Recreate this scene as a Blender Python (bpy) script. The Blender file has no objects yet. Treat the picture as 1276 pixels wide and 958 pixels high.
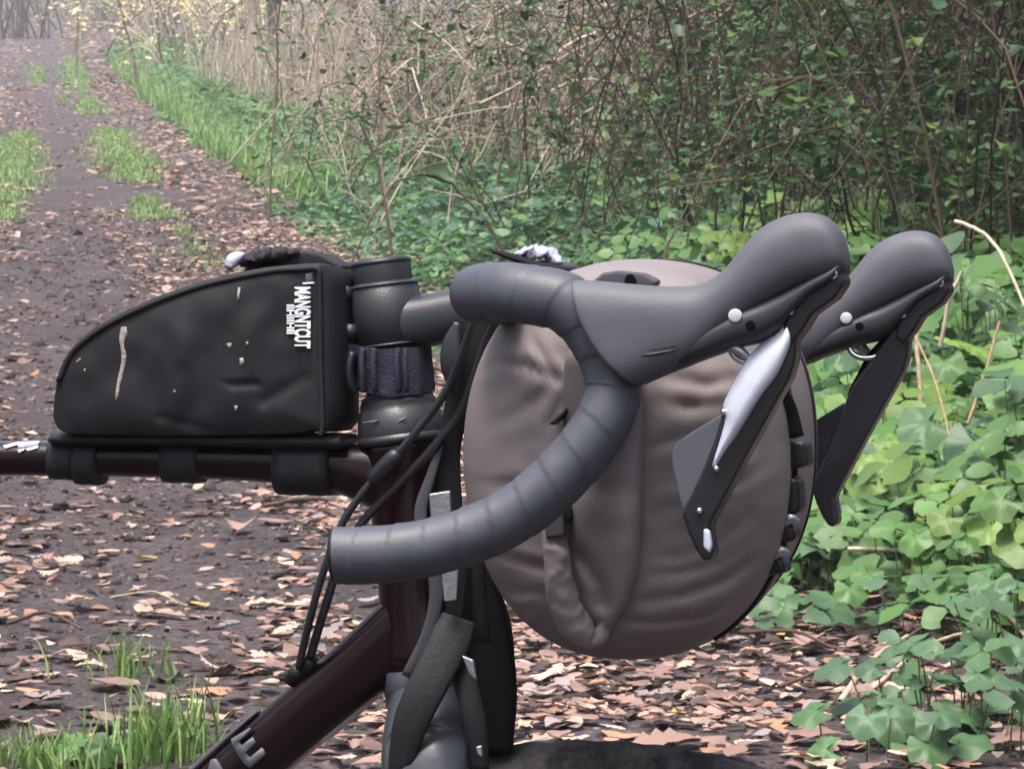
import bpy, bmesh, math, random
import numpy as np
from mathutils import Vector, Matrix, noise

rng = np.random.default_rng(7)
random.seed(7)
R = math.radians
scene = bpy.context.scene
col = scene.collection

# ------------------------------------------------------------------ camera
FPX = 5600.0                     # focal length in photo pixels (photo is 1276 x 958)
CAM_H = 1.12
PITCH = math.atan((479 - 40) / FPX)
cd = bpy.data.cameras.new('camera')
cam = bpy.data.objects.new('camera', cd)
col.objects.link(cam)
cam.location = (0, 0, CAM_H)
cam.rotation_euler = (math.pi / 2 - PITCH, 0, 0)
cd.sensor_width = 36
cd.lens = 36 * FPX / 1276
cd.clip_start = 0.1
cd.clip_end = 2000
cd.dof.use_dof = True
cd.dof.focus_distance = 2.62
cd.dof.aperture_fstop = 130
scene.camera = cam

# ------------------------------------------------------------------ sky, sun, exposure
SUN_EL, SUN_AZ = 74, 215          # azimuth: direction the light comes from, clockwise from +Y
w = bpy.data.worlds.new('World')
scene.world = w
w.use_nodes = True
nt = w.node_tree
nt.nodes.clear()
sky = nt.nodes.new('ShaderNodeTexSky')
sky.sky_type = 'NISHITA'
sky.sun_disc = False
sky.sun_elevation = R(SUN_EL)
sky.sun_rotation = R(SUN_AZ)
sky.air_density = 1.0
sky.dust_density = 6.0
sky.ozone_density = 1.0
hs = nt.nodes.new('ShaderNodeHueSaturation')
hs.inputs['Saturation'].default_value = 0.75
bg = nt.nodes.new('ShaderNodeBackground')
bg.inputs['Strength'].default_value = 0.14
wo = nt.nodes.new('ShaderNodeOutputWorld')
nt.links.new(sky.outputs[0], hs.inputs['Color'])
nt.links.new(hs.outputs[0], bg.inputs['Color'])
nt.links.new(bg.outputs[0], wo.inputs['Surface'])
sl = bpy.data.lights.new('sun', 'SUN')
sl.energy = 1.4
sl.angle = R(20)
sl.color = (1.0, 0.965, 0.93)
so = bpy.data.objects.new('sun', sl)
col.objects.link(so)
az, el = R(SUN_AZ), R(SUN_EL)
sd = Vector((math.sin(az) * math.cos(el), math.cos(az) * math.cos(el), math.sin(el)))
so.rotation_euler = sd.to_track_quat('Z', 'Y').to_euler()
so.location = sd * 30
vs = scene.view_settings
vs.view_transform = 'Standard'
vs.look = 'None'
vs.exposure = 1.5
vs.gamma = 1
vs.use_curve_mapping = False
scene.cycles.use_denoising = True
scene.cycles.max_bounces = 6
scene.cycles.transparent_max_bounces = 6

# ------------------------------------------------------------------ materials
def new_mat(name):
    m = bpy.data.materials.new(name)
    m.use_nodes = True
    n = m.node_tree.nodes
    n.clear()
    out = n.new('ShaderNodeOutputMaterial')
    return m, n, m.node_tree.links, out

def mat(name, c, rough=0.5, spec=0.5, metal=0.0, var=0.15, vscale=30, bump=0.1, bscale=200, c2=None,
        coat=0.0, sheen=0.0, dust=0.0, dustc=(.35, .28, .24), dscale=60, weave=0):
    """principled surface with colour variation, fine relief and optional dry dust specks"""
    m, n, l, out = new_mat(name)
    p = n.new('ShaderNodeBsdfPrincipled')
    tc = n.new('ShaderNodeTexCoord')
    no = n.new('ShaderNodeTexNoise'); no.inputs['Scale'].default_value = vscale
    no.inputs['Detail'].default_value = 6
    l.new(tc.outputs['Object'], no.inputs['Vector'])
    mx = n.new('ShaderNodeMixRGB')
    mx.inputs[1].default_value = (*[x * (1 - var) for x in c], 1)
    mx.inputs[2].default_value = (*(c2 or [min(1, x * (1 + var)) for x in c]), 1)
    rp = n.new('ShaderNodeMapRange'); rp.inputs[1].default_value = .3; rp.inputs[2].default_value = .7
    l.new(no.outputs[0], rp.inputs[0]); l.new(rp.outputs[0], mx.inputs[0])
    colr = mx.outputs[0]
    if dust:
        d = n.new('ShaderNodeTexNoise'); d.inputs['Scale'].default_value = dscale; d.inputs['Detail'].default_value = 8
        d.inputs['Roughness'].default_value = .7
        l.new(tc.outputs['Object'], d.inputs['Vector'])
        dr = n.new('ShaderNodeMapRange'); dr.inputs[1].default_value = .72 - .3 * dust; dr.inputs[2].default_value = .85
        l.new(d.outputs[0], dr.inputs[0])
        m2 = n.new('ShaderNodeMixRGB'); m2.inputs[2].default_value = (*dustc, 1)
        l.new(dr.outputs[0], m2.inputs[0]); l.new(colr, m2.inputs[1])
        colr = m2.outputs[0]
    l.new(colr, p.inputs['Base Color'])
    rr = n.new('ShaderNodeMapRange'); rr.inputs[3].default_value = max(.02, rough - .08); rr.inputs[4].default_value = min(1, rough + .08)
    l.new(no.outputs[0], rr.inputs[0]); l.new(rr.outputs[0], p.inputs['Roughness'])
    p.inputs['Metallic'].default_value = metal
    p.inputs['Specular IOR Level'].default_value = spec
    p.inputs['Coat Weight'].default_value = coat
    p.inputs['Coat Roughness'].default_value = .08
    p.inputs['Sheen Weight'].default_value = sheen
    if bump:
        b = n.new('ShaderNodeBump'); b.inputs['Strength'].default_value = bump; b.inputs['Distance'].default_value = .002
        if weave:
            wv = n.new('ShaderNodeTexWave'); wv.inputs['Scale'].default_value = weave; wv.inputs['Distortion'].default_value = .5
            l.new(tc.outputs['Object'], wv.inputs['Vector'])
            wv2 = n.new('ShaderNodeTexWave'); wv2.bands_direction = 'Z'; wv2.inputs['Scale'].default_value = weave
            l.new(tc.outputs['Object'], wv2.inputs['Vector'])
            ad = n.new('ShaderNodeMath'); ad.operation = 'ADD'
            l.new(wv.outputs['Fac'], ad.inputs[0]); l.new(wv2.outputs['Fac'], ad.inputs[1])
            l.new(ad.outputs[0], b.inputs['Height'])
        else:
            bn = n.new('ShaderNodeTexNoise'); bn.inputs['Scale'].default_value = bscale; bn.inputs['Detail'].default_value = 4
            l.new(tc.outputs['Object'], bn.inputs['Vector'])
            l.new(bn.outputs[0], b.inputs['Height'])
        l.new(b.outputs[0], p.inputs['Normal'])
    l.new(p.outputs[0], out.inputs['Surface'])
    return m

M = {}
M['tape'] = mat('bar_tape_grey', (.050, .055, .070), .50, .42, var=.12, vscale=60, bump=.12, bscale=1300, dust=.05, dscale=45)
M['hood'] = mat('hood_rubber', (.068, .069, .083), .58, .45, var=.08, vscale=40, bump=.18, bscale=1400)
M['bracket'] = mat('bracket_plastic', (.016, .0165, .021), .42, .4, var=.1, bump=.1, bscale=900)
M['black'] = mat('black_plastic', (.007, .007, .010), .42, .4, var=.2, bump=.1, bscale=600)
M['lever'] = mat('lever_polished_grey', (.50, .53, .62), .30, .5, metal=.25, var=.08, vscale=50, bump=.05, bscale=800, dust=.02)
M['leverblack'] = mat('lever_black', (.012, .012, .015), .26, .5, var=.2, bump=.015, bscale=800, dust=.06, dscale=120)
M['paddle'] = mat('shift_paddle', (.075, .08, .095), .38, .5, var=.06, bump=.05, bscale=900)
M['chrome'] = mat('chrome', (.75, .75, .78), .15, .5, metal=1, bump=0)
M['alu'] = mat('stem_dark_alloy', (.024, .025, .030), .38, .45, var=.1, bump=.12, bscale=900, dust=.04)
M['frame'] = mat('maroon_frame_paint', (.0062, .0010, .0021), .30, .15, var=.5, vscale=8, bump=.02, bscale=300, coat=.40, dust=.09, dscale=150, dustc=(.20, .16, .14))
M['fork'] = mat('fork_satin_grey', (.045, .050, .062), .34, .5, var=.1, bump=.05, bscale=500, coat=.2)
M['decal'] = mat('grey_decal', (.085, .087, .105), .4, .4, var=.1, bump=.05)
M['white'] = mat('white_print', (.80, .80, .84), .5, .4, var=.03, bump=.05)
M['frameblue'] = mat('blue_print', (.10, .12, .28), .3, .5, var=.05, bump=.0)
M['bagblack'] = mat('black_bag_cordura', (.0090, .0086, .0115), .60, .28, var=.25, vscale=25, bump=.16, bscale=2200, dust=.06, dscale=35, dustc=(.10, .085, .08))
M['bagtrim'] = mat('black_bag_gusset', (.0120, .0115, .015), .62, .25, var=.2, vscale=30, bump=.3, bscale=1600)
M['bagtaupe'] = mat('taupe_drybag', (.170, .144, .145), .60, .35, var=.07, vscale=14, bump=.22, bscale=1500, dust=.03, dscale=25, dustc=(.24, .2, .18))
M['strap'] = mat('black_webbing', (.007, .007, .010), .7, .2, var=.25, bump=.4, weave=700)
M['strapgrey'] = mat('grey_webbing', (.055, .055, .065), .62, .3, var=.15, bump=.3, weave=700)
M['velcro'] = mat('navy_velcro', (.018, .021, .036), .75, .3, var=.4, vscale=80, bump=.7, bscale=900)
M['rubber'] = mat('black_rubber', (.011, .0115, .0145), .6, .3, var=.2, bump=.2, bscale=500, dust=.05)
M['tyre'] = mat('tyre_rubber', (.020, .019, .021), .75, .3, var=.3, vscale=30, bump=.6, bscale=180, dust=1.0, dscale=26, dustc=(.20, .18, .17))
M['metal'] = mat('silver_buckle', (.36, .37, .40), .30, .5, metal=.8, var=.15, bump=.2, bscale=300, dust=.05)
M['cable'] = mat('black_cable_housing', (.022, .024, .030), .30, .5, var=.1, bump=.05)
M['badge'] = mat('grey_white_badge', (.42, .42, .44), .45, .4, var=.03, bump=.05)
M['hole'] = mat('dark_recess', (.002, .002, .002), .9, .1, var=.1, bump=0)
M['mud'] = mat('dried_mud', (.32, .28, .26), .9, .2, var=.3, vscale=300, bump=.8, bscale=900)
M['cream'] = mat('clear_guard_film', (.45, .44, .40), .35, .5, var=.1, bump=.1)
M['foil'] = mat('reflective_tab', (.34, .34, .42), .4, .5, metal=.2, var=.2, vscale=120, bump=.5, bscale=220)

# ------------------------------------------------------------------ geometry helpers
class MB:
    def __init__(s):
        s.v = []; s.f = []
    def add(s, vs_, fs_):
        o = len(s.v)
        s.v += [tuple(p) for p in vs_]
        s.f += [tuple(i + o for i in f) for f in fs_]
    def build(s, name, m, parent=None, smooth=True, **props):
        me = bpy.data.meshes.new(name)
        me.from_pydata(s.v, [], s.f)
        me.materials.append(m)
        if smooth:
            me.polygons.foreach_set('use_smooth', [True] * len(me.polygons))
        me.update()
        return link(name, me, parent, **props)

def link(name, me, parent=None, loc=None, **props):
    o = bpy.data.objects.new(name, me)
    col.objects.link(o)
    if parent: o.parent = parent
    if loc is not None: o.location = loc
    for k, v in props.items():
        if v: o[k] = v
    return o

def empty(name, loc, label, cat, group=None, rot=None):
    o = bpy.data.objects.new(name, None)
    col.objects.link(o)
    o.empty_display_size = .05
    o.location = loc
    if rot is not None: o.rotation_euler = rot
    o['label'] = label; o['category'] = cat
    if group: o['group'] = group
    return o

def catmull(pts, sub):
    """smooth dense path; pts is a list of equal length tuples"""
    P = np.array(pts, float)
    if len(P) == 2 or sub <= 1:
        if sub <= 1: return P
        return np.array([P[0] + (P[1] - P[0]) * t for t in np.linspace(0, 1, sub + 1)])
    Q_ = np.vstack([2 * P[0] - P[1], P, 2 * P[-1] - P[-2]])
    res = []
    for i in range(len(P) - 1):
        a, b, c, d = Q_[i:i + 4]
        for k in range(sub):
            t = k / sub
            res.append(.5 * (2 * b + (c - a) * t + (2 * a - 5 * b + 4 * c - d) * t * t + (3 * b - a - 3 * c + d) * t ** 3))
    res.append(P[-1])
    return np.array(res)

def frames(path, up=None):
    T = np.gradient(path, axis=0)
    T /= np.linalg.norm(T, axis=1)[:, None] + 1e-12
    N = []
    if up is not None:
        up = np.array(up, float)
        for t in T:
            n_ = up - t * up.dot(t); n_ /= np.linalg.norm(n_) + 1e-9
            N.append(n_)
    else:
        t = T[0]; a = np.array([0, 0, 1.]) if abs(t[2]) < .9 else np.array([1., 0, 0])
        n_ = a - t * a.dot(t); n_ /= np.linalg.norm(n_)
        for t in T:
            n_ = n_ - t * n_.dot(t); n_ /= np.linalg.norm(n_) + 1e-9
            N.append(n_)
    N = np.array(N); B = np.cross(T, N)
    return T, N, B

def rings_mesh(mb, rings, closed=True, cap=True):
    k = len(rings[0]); vs_ = [p for r in rings for p in r]; fs_ = []
    for i in range(len(rings) - 1):
        for j in range(k if closed else k - 1):
            a = i * k + j; b = i * k + (j + 1) % k
            fs_.append((a, b, b + k, a + k))
    if cap:
        fs_.append(tuple(range(k))[::-1])
        fs_.append(tuple((len(rings) - 1) * k + j for j in range(k)))
    mb.add(vs_, fs_)

def sweep(mb, pts, rad, seg=16, sub=6, up=None, wind=None, rect=None, cap=True, exp=2.0):
    """tube along pts (n,3); rad scalar/list (or list of pairs = half sizes along up / side); rect -> ribbon half sizes"""
    n_ = len(pts)
    rd = np.array([rad] * n_ if np.isscalar(rad) else rad, float)
    if rd.ndim == 1: rd = np.stack([rd, rd], 1)
    full = catmull(np.hstack([np.array([tuple(p) for p in pts], float), rd]), sub)
    path, rr = full[:, :3], full[:, 3:]
    T, N, B = frames(path, up)
    s = np.concatenate([[0], np.cumsum(np.linalg.norm(np.diff(path, axis=0), axis=1))])
    rings = []
    for i in range(len(path)):
        ring = []
        for j in range(seg):
            a = 2 * math.pi * (j + .5) / seg
            ca, sa = math.cos(a), math.sin(a)
            if exp != 2.0:
                q = (abs(ca) ** exp + abs(sa) ** exp) ** (-1 / exp)
                ca *= q; sa *= q
            k = 1.0
            if wind:
                pitch, amp = wind
                ph = (s[i] / pitch + j / seg) % 1.0
                k = 1 + amp * (ph - .5) + amp * .5 * noise.noise(Vector((path[i][0] * 80, path[i][2] * 80, a)))
            ring.append(path[i] + N[i] * ca * rr[i][0] * k + B[i] * sa * rr[i][1] * k)
        rings.append(ring)
    rings_mesh(mb, rings, True, cap)

def tube(name, m, parent, pts, rad, **kw):
    mb = MB(); sweep(mb, pts, rad, **{k: v for k, v in kw.items() if k in ('seg', 'sub', 'up', 'wind', 'cap', 'exp')})
    return mb.build(name, m, parent, **{k: v for k, v in kw.items() if k in ('label', 'group', 'kind')})

def bevel_obj(o, width, seg=2):
    md = o.modifiers.new('bevel', 'BEVEL'); md.width = width; md.segments = seg; md.limit_method = 'ANGLE'; md.angle_limit = R(35)
    return o

def lathe(mb, p0, p1, prof, seg=32):
    """prof: list of (t along p0->p1, radius)"""
    p0, p1 = np.array(p0), np.array(p1)
    sweep(mb, [p0 + (p1 - p0) * t for t, r in prof], [r for t, r in prof], seg=seg, sub=1)

# ------------------------------------------------------------------ photo ray and the bicycle's own frame
FWD = Vector((0, math.cos(PITCH), -math.sin(PITCH)))
UPV = Vector((0, math.sin(PITCH), math.cos(PITCH)))
CAMP = Vector((0, 0, CAM_H))
def ray(px, py):
    return Vector((1, 0, 0)) * ((px - 638) / FPX) + UPV * (-(py - 479) / FPX) + FWD
LAT = ray(1923, 415).normalized()                       # the bicycle's sideways axis, away from us; it leans a little
VUP = (Vector((0, 0, 1)) - LAT * LAT.z).normalized()
UFW = LAT.cross(VUP) * 1.0
if UFW.x < 0: UFW = -UFW
MID = CAMP + ray(500, 500) * 2.62
BROT = Matrix((UFW, LAT, VUP)).transposed()             # local x forward, y sideways, z up
def world_on(px, py, lat):
    d = ray(px, py)
    t = ((MID - CAMP).dot(LAT) + lat) / d.dot(LAT)
    return CAMP + d * t
apex = world_on(752, 921, 0)
WR = apex.z / (2 * VUP.z)                                # outer wheel radius: the tyre top seen, standing on z = 0
BASE = apex - VUP * 2 * WR
def Q(px, py, lat=0.0):
    return BROT.transposed() @ (world_on(px, py, lat) - BASE)
def mir(p):
    return Vector((p[0], -p[1], p[2]))
PXM = FPX / 2.62
# ------------------------------------------------------------------ bicycle
bike = empty('bicycle', BASE, 'dark maroon drop bar bicycle with grey bar tape standing on the leafy track', 'bicycle', rot=BROT.to_euler())
AX = Vector((Q(752, 921, 0).x, 0, WR))                  # front axle
RAX = AX - Vector((1.035, 0, 0))
hd = lambda y: Q(475 + (y - 330) * 0.122, y, 0)          # head axis by picture height
SEAT_T = Q(-760, 560, 0); BBP = Q(-640, 1830, 0)
# frame
fr = tube('frame', M['frame'], bike, [hd(548), hd(620), hd(720), hd(830)], [.0245, .0235, .0245, .028], seg=32, sub=6)
tube('top_tube', M['frame'], fr, [Q(-760, 585), Q(-200, 575), Q(0, 571), Q(250, 573), Q(400, 580), Q(470, 592), Q(512, 604)],
     [(.0105, .014), (.0102, .0135), (.0102, .0135), (.011, .0145), (.0135, .016), (.0190, .019), (.023, .021)], up=(0, 0, 1), seg=28, exp=2.6)
tube('down_tube', M['frame'], fr, [Q(524, 772), Q(482, 806), Q(430, 850), Q(300, 962), Q(-100, 1320), BBP],
     [(.0225, .0215), (.0205, .0208), (.0190, .0202), (.0182, .0205), (.0185, .0215), (.021, .026)], up=(.6, 0, .75), seg=28, exp=3.2)
tube('seat_tube', M['frame'], fr, [Q(-775, 500), Q(-740, 900), BBP], [.0165, .0165, .019], seg=24)
for s in (-1, 1):
    off = Vector((0, s * .062, 0))
    tube('chainstay', M['frame'], fr, [BBP + Vector((-.01, s * .025, 0)), BBP + Vector((-.14, s * .045, 0.01)), RAX + off], [.012, .010, .007], seg=14)
    tube('seatstay', M['frame'], fr, [Q(-760, 640) + Vector((0, s * .018, 0)), Q(-900, 850) + Vector((0, s * .05, 0)), RAX + off], [.009, .008, .006], seg=14)
# gusset where the tubes run into the head
tube('head_badge_ring', M['alu'], fr, [hd(541), hd(552)], [.0262, .0262], seg=32, sub=1)
tube('seat_post', M['alu'], bike, [Q(-778, 520), Q(-815, 180)], [.0136, .0136], seg=20)
mb = MB()
sp = Q(-820, 170)
secs = []
for t, hw, hh in ((-.13, .066, .012), (-.10, .07, .020), (-.03, .055, .020), (.03, .030, .019), (.09, .020, .017), (.14, .017, .010)):
    secs.append((Vector((sp.x + t, 0, sp.z + .012)), (hh, hw)))
sweep(mb, [s[0] for s in secs], [s[1] for s in secs], seg=24, sub=5, up=(0, 0, 1), exp=2.6)
mb.build('saddle', M['black'], bike)

# steerer stack: cap, stem, spacers
mb = MB()
lathe(mb, hd(324), hd(400), [(0, .0160), (.02, .0172), (.06, .0176), (.30, .0172), (.55, .0170), (1, .0172)])
mb.build('spacer', M['alu'], bike)
mb = MB()
lathe(mb, hd(321), hd(330), [(0, .004), (.1, .0145), (.5, .0176), (1, .0178)])
tc_ = mb.build('top_cap', M['bracket'], bike)
mb = MB()
lathe(mb, hd(352), hd(433), [(0, .0175), (.03, .0203), (.5, .0206), (.97, .0203), (1, .0175)])
stem = mb.build('stem', M['alu'], bike)
CL = Q(690, 371, 0)
tube('stem_body', M['alu'], stem, [hd(408), Q(530, 400), Q(600, 386), CL], [(.017, .0175), (.0155, .0165), (.0150, .016), (.0165, .018)], up=(0, 0, 1), seg=28, exp=2.5)
mb = MB(); sweep(mb, [CL + Vector((0, -.026, 0)), CL + Vector((0, -.024, 0)), CL + Vector((0, .024, 0)), CL + Vector((0, .026, 0))], [.0195, .0212, .0212, .0195], seg=32, sub=1)
mb.build('face_plate', M['alu'], stem)
# the raised rib and bolts of the stem clamp
for k in range(2):
    mb = MB(); lathe(mb, hd(354 + 74 * k), hd(358 + 74 * k), [(0, .0200), (.3, .0210), (.7, .0210), (1, .0200)]); mb.build('clamp_lip', M['alu'], stem)
for y in (366, 414):
    tube('clamp_bolt', M['bracket'], stem, [hd(y) + Vector((-.021, -.014, 0)), hd(y) + Vector((-.021, .014, 0))], [.0046, .0046], seg=12, sub=1)
mb = MB()
lathe(mb, hd(430), hd(500), [(0, .0172), (.15, .0176), (.2, .0170), (.5, .0176), (.55, .017), (1, .018)])
mb.build('spacer', M['alu'], bike)
mb = MB()
lathe(mb, hd(490), hd(548), [(0, .0180), (.05, .0205), (.22, .0225), (.30, .0222), (.34, .0240), (.95, .0262), (1, .0255)])
hs_ = mb.build('headset', M['alu'], bike)
for (a, b) in (((452, 527), (472, 524)), ((487, 531), (506, 520))):
    tube('groove_edge', M['decal'], hs_, [Q(*a, -.024), Q(*b, -.0245)], [.0006, .0006], seg=6, sub=1)

# handlebar: bare bar at the clamp, tape over tops, ramps and drops on both sides
CLx = CL
bar_half = [(690, 371, -.075), (640, 370, -.135), (612, 368, -.168), (612, 366, -.190), (650, 366, -.205), (705, 378, -.208),
            (745, 422, -.208), (764, 478, -.209), (750, 528, -.214), (707, 584, -.217), (642, 640, -.221), (562, 675, -.225), (484, 690, -.229), (418, 692, -.232)]
def bar_pt(i):
    return Q(*bar_half[i])
bp = [CL + Vector((0, -.09, 0)), CL + Vector((-.001, -.135, 0)), Q(597, 366, -.178), Q(633, 364, -.197)] + [Q(*p) for p in bar_half[4:]]
bp[3] = Q(622, 364, -.196)
mb = MB(); sweep(mb, [CL + Vector((0, y, 0)) for y in (-.12, 0, .12)], [.0148, .0158, .0148], seg=28, sub=6)
hb = mb.build('handlebar', M['alu'], bike)
for sgn in (1, -1):
    pts = bp if sgn == 1 else [mir(p) for p in bp]
    rads = [.0150, .0156, .0158] + [.0160] * 3 + [.0155, .0150, .0152] + [.0154] * (len(pts) - 9)
    mb = MB(); sweep(mb, pts, rads, seg=48, sub=26, wind=(.0195, .036), cap=False)
    tp = mb.build('bar_tape', M['tape'], hb)
    e0, e1 = np.array(pts[-1]), np.array(pts[-2]); d = (e0 - e1) / np.linalg.norm(e0 - e1)
    mb = MB(); sweep(mb, [e0 - d * .003, e0 + d * .0015, e0 + d * .0032], [.0150, .0146, .009], seg=32, sub=1)
    mb.build('end_plug', M['black'], hb)

# brake and shift lever units
def loft_px(name, m, parent, secs, far=False, seg=28, exp=2.4, sub=4, **kw):
    """secs: (top px, bottom px, half width in m, sideways centre)"""
    rows = []
    for sc_ in secs:
        t, b, hw, lc = sc_[:4]
        a, c = Q(*t, lc), Q(*b, lc)
        rows.append([*a, *c, hw, sc_[4] if len(sc_) > 4 else exp, sc_[5] if len(sc_) > 5 else 0])
    rows = catmull(rows, sub)
    rings = []
    for r_ in rows:
        a, c, hw, ex = Vector(r_[:3]), Vector(r_[3:6]), r_[6], r_[7]
        mid, half = (a + c) / 2, (a - c) / 2
        ring = []
        for j in range(seg):
            an = 2 * math.pi * j / seg
            ca, sa = math.cos(an), math.sin(an)
            q = (abs(ca) ** ex + abs(sa) ** ex) ** (-1 / ex)
            p = mid + half * (ca * q) + Vector((0, 1, 0)) * (hw * sa * q) + Vector((-.86, 0, -.51)) * (r_[8] * (1 - min(1, abs(ca * q)) ** 2))
            ring.append(mir(p) if far else p)
        rings.append(ring)
    mb = MB(); rings_mesh(mb, rings)
    return mb.build(name, m, parent, **kw)

def prism_px(name, m, parent, poly, lat0, lat1, far=False, bev=.0015, shear=0, **kw):
    """outline in the side view given real thickness between two sideways distances; bevelled"""
    bm = bmesh.new()
    A = [Q(x, y, lat0 + shear * (y - poly[0][1])) for x, y in poly]
    B_ = [Q(x, y, lat1 + shear * (y - poly[0][1])) for x, y in poly]
    for i in range(len(A)):                  # same outline on both faces in the bicycle's own frame
        B_[i] = Vector((A[i].x, B_[i].y, A[i].z))
    if far:
        A = [mir(p) for p in A]; B_ = [mir(p) for p in B_]
    va = [bm.verts.new(p) for p in A]; vb = [bm.verts.new(p) for p in B_]
    bm.faces.new(va); bm.faces.new(vb[::-1])
    for i in range(len(va)):
        j = (i + 1) % len(va)
        bm.faces.new((va[i], vb[i], vb[j], va[j]))
    bmesh.ops.recalc_face_normals(bm, faces=bm.faces)
    bmesh.ops.triangulate(bm, faces=[f for f in bm.faces if len(f.verts) > 4])
    me = bpy.data.meshes.new(name); bm.to_mesh(me); bm.free()
    me.materials.append(m)
    me.polygons.foreach_set('use_smooth', [True] * len(me.polygons))
    o = link(name, me, parent, **kw)
    if bev: bevel_obj(o, bev, 3)
    md = o.modifiers.new('n', 'WEIGHTED_NORMAL')
    return o

LC = -.212
for far in (False, True):
    H = loft_px('brake_hood', M['hood'], bike, [
        ((719, 352), (794, 479), .0205, LC, 4.5, .0065), ((722, 349.5), (799, 480), .0224, LC, 4.5, .0065), ((745, 350), (812, 475), .0222, LC, 4.0, .005), ((790, 354), (838, 464), .0212, LC, 3.4, .002), ((835, 357), (868, 452), .0203, LC, 3.0),
        ((872, 354), (893, 432), .0190, LC), ((903, 336), (915, 408), .0182, LC), ((928, 306), (947, 387), .0178, LC),
        ((950, 284), (978, 370), .0178, LC), ((977, 270), (1008, 356), .0182, LC), ((1005, 265), (1034, 348), .0182, LC, 2.8),
        ((1029, 270), (1050, 341), .0174, LC, 2.9), ((1045, 285), (1056, 336), .0150, LC, 2.9), ((1052, 301), (1058, 331), .0105, LC, 2.8)], far, sub=5, exp=2.45)
    loft_px('lever_bracket', M['bracket'], H, [
        ((862, 430), (800, 470), .010, LC), ((880, 410), (840, 462), .0165, LC), ((905, 396), (880, 448), .0180, LC), ((930, 384), (920, 434), .0178, LC), ((955, 374), (958, 424), .0172, LC),
        ((985, 360), (985, 404), .0168, LC), ((1015, 346), (1012, 372), .0168, LC), ((1040, 333), (1040, 354), .0164, LC), ((1053, 318), (1056, 342), .0128, LC)], far, sub=4, exp=3.0)
    # round badge, screw hole, crease of the clamp band
    for nm, m, (x, y), r_, dp in (('badge', M['badge'], (916, 393.5), .0036, .0008), ('screw_hole', M['hole'], (935, 405.5), .0026, .0004)):
        c = Q(x, y, LC - .0176)
        if far: c = Vector((c.x, -(c.y + .0352 + 0), c.z)); c = mir(Q(x, y, LC - .0176)) if False else mir(Q(x, y, LC + .0176))
        s = 1 if not far else 1
        mb = MB(); sweep(mb, [c + Vector((0, .003, 0)), c + Vector((0, -dp * .6, 0)), c + Vector((0, -dp, 0))], [r_, r_, r_ * .8], seg=24, sub=1)
        mb.build(nm, m, H)
    for dy in (0, 6):
        p = [Q(757, 436 + dy, LC - .0192), Q(800, 437 + dy, LC - .0199), Q(842, 430 + dy, LC - .0196)]
        tube('hood_crease', M['bracket'], H, [mir(q) for q in p] if far else p, [.0004, .0011, .0004], seg=8, sub=4)
    # lever pivot block under the hood
    prism_px('pivot_block', M['black'], H, [(1048, 338), (1053, 352), (1040, 372), (1012, 392), (1000, 412), (984, 432), (972, 418), (980, 392), (1004, 364), (1030, 346)], LC - .0125, LC + .0125, far, .002)
    for (x, y), r_ in (((989, 387), .0024), ((1043, 342), .0026)):
        c = Q(x, y, LC)
        if far: c = mir(c)
        tube('pivot_pin', M['chrome'], H, [c + Vector((0, -.0150, 0)), c + Vector((0, .0150, 0))], [r_, r_], seg=14, sub=1)
    # brake lever blade: bright outer face, dark leading edge
    LV = prism_px('brake_lever', M['leverblack'], H, [(979, 398), (990, 408), (992, 428), (990, 452), (984, 472), (966, 504), (948, 536), (928, 572), (906, 614), (892, 640), (884, 656), (887, 676), (889, 692), (882, 700), (874, 696), (866, 684), (857, 664), (849, 638),
                                     (862, 614), (876, 584), (890, 548), (901, 512), (914, 488), (936, 456), (958, 424), (972, 402)], LC - .0105, LC + .0085, far, .0045)
    fl_ = catmull([(969, 404, -.004), (962, 413, -.006), (944, 432, -.008), (930, 448, -.009), (915, 476, -.010), (901, 504, -.0105), (904, 519, -.0112), (898, 545, -.0112), (887, 580, -.0112)], 3)
    fr_ = catmull([(977, 398, -.010), (982, 416, -.0145), (975, 438, -.0165), (963, 464, -.0168), (942, 492, -.0165), (925, 520, -.016), (913, 540, -.0145), (900, 560, -.0132), (889, 582, -.0118)], 3)
    rg = []
    for (x0, y0, l0), (x1, y1, l1) in zip(fl_, fr_):
        mx_, my_ = (x0 + x1) / 2, (y0 + y1) / 2
        rg.append([Q(x0, y0, LC + l0 + .006), Q(x0, y0, LC + l0), Q(x0 * .7 + x1 * .3, y0 * .7 + y1 * .3, LC + l0 * .6 + l1 * .4 - .0006), Q(x0 * .3 + x1 * .7, y0 * .3 + y1 * .7, LC + l0 * .25 + l1 * .75 - .0006), Q(x1, y1, LC + l1), Q(x1 + 5, y1 + 3, LC + l1 + .004), Q(x1 + 6, y1 + 4, LC + l1 + .010)])
    if far: rg = [[mir(p) for p in r_] for r_ in rg]
    mb = MB(); rings_mesh(mb, rg, closed=True, cap=True)
    mb.build('blade_face', M['lever'] if not far else M['leverblack'], LV)
    prism_px('shift_paddle', M['leverblack'] if far else M['paddle'], LV, [(898, 516), (904, 530), (893, 566), (880, 596), (866, 622), (852, 639), (846, 622), (838, 586), (836, 566), (842, 552), (862, 538)], LC - .0060, LC - .0010, far, .0014)
    prism_px('lever_tip', M['lever'], LV, [(876, 658), (884, 660), (887, 678), (884, 690), (876, 682)], LC - .0128, LC - .0085, far, .0015)
    for x, y in ((902, 513), (893, 584), (872, 636)):
        c = Q(x, y, LC - .0108)
        if far: c = mir(c)
        sg = -1 if not far else 1
        tube('lever_pin', M['chrome'], LV, [c + Vector((0, sg * -.003, 0)), c + Vector((0, sg * .0015, 0)), c + Vector((0, sg * .0024, 0))], [.0017, .0017, .0008], seg=12, sub=1)
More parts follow.
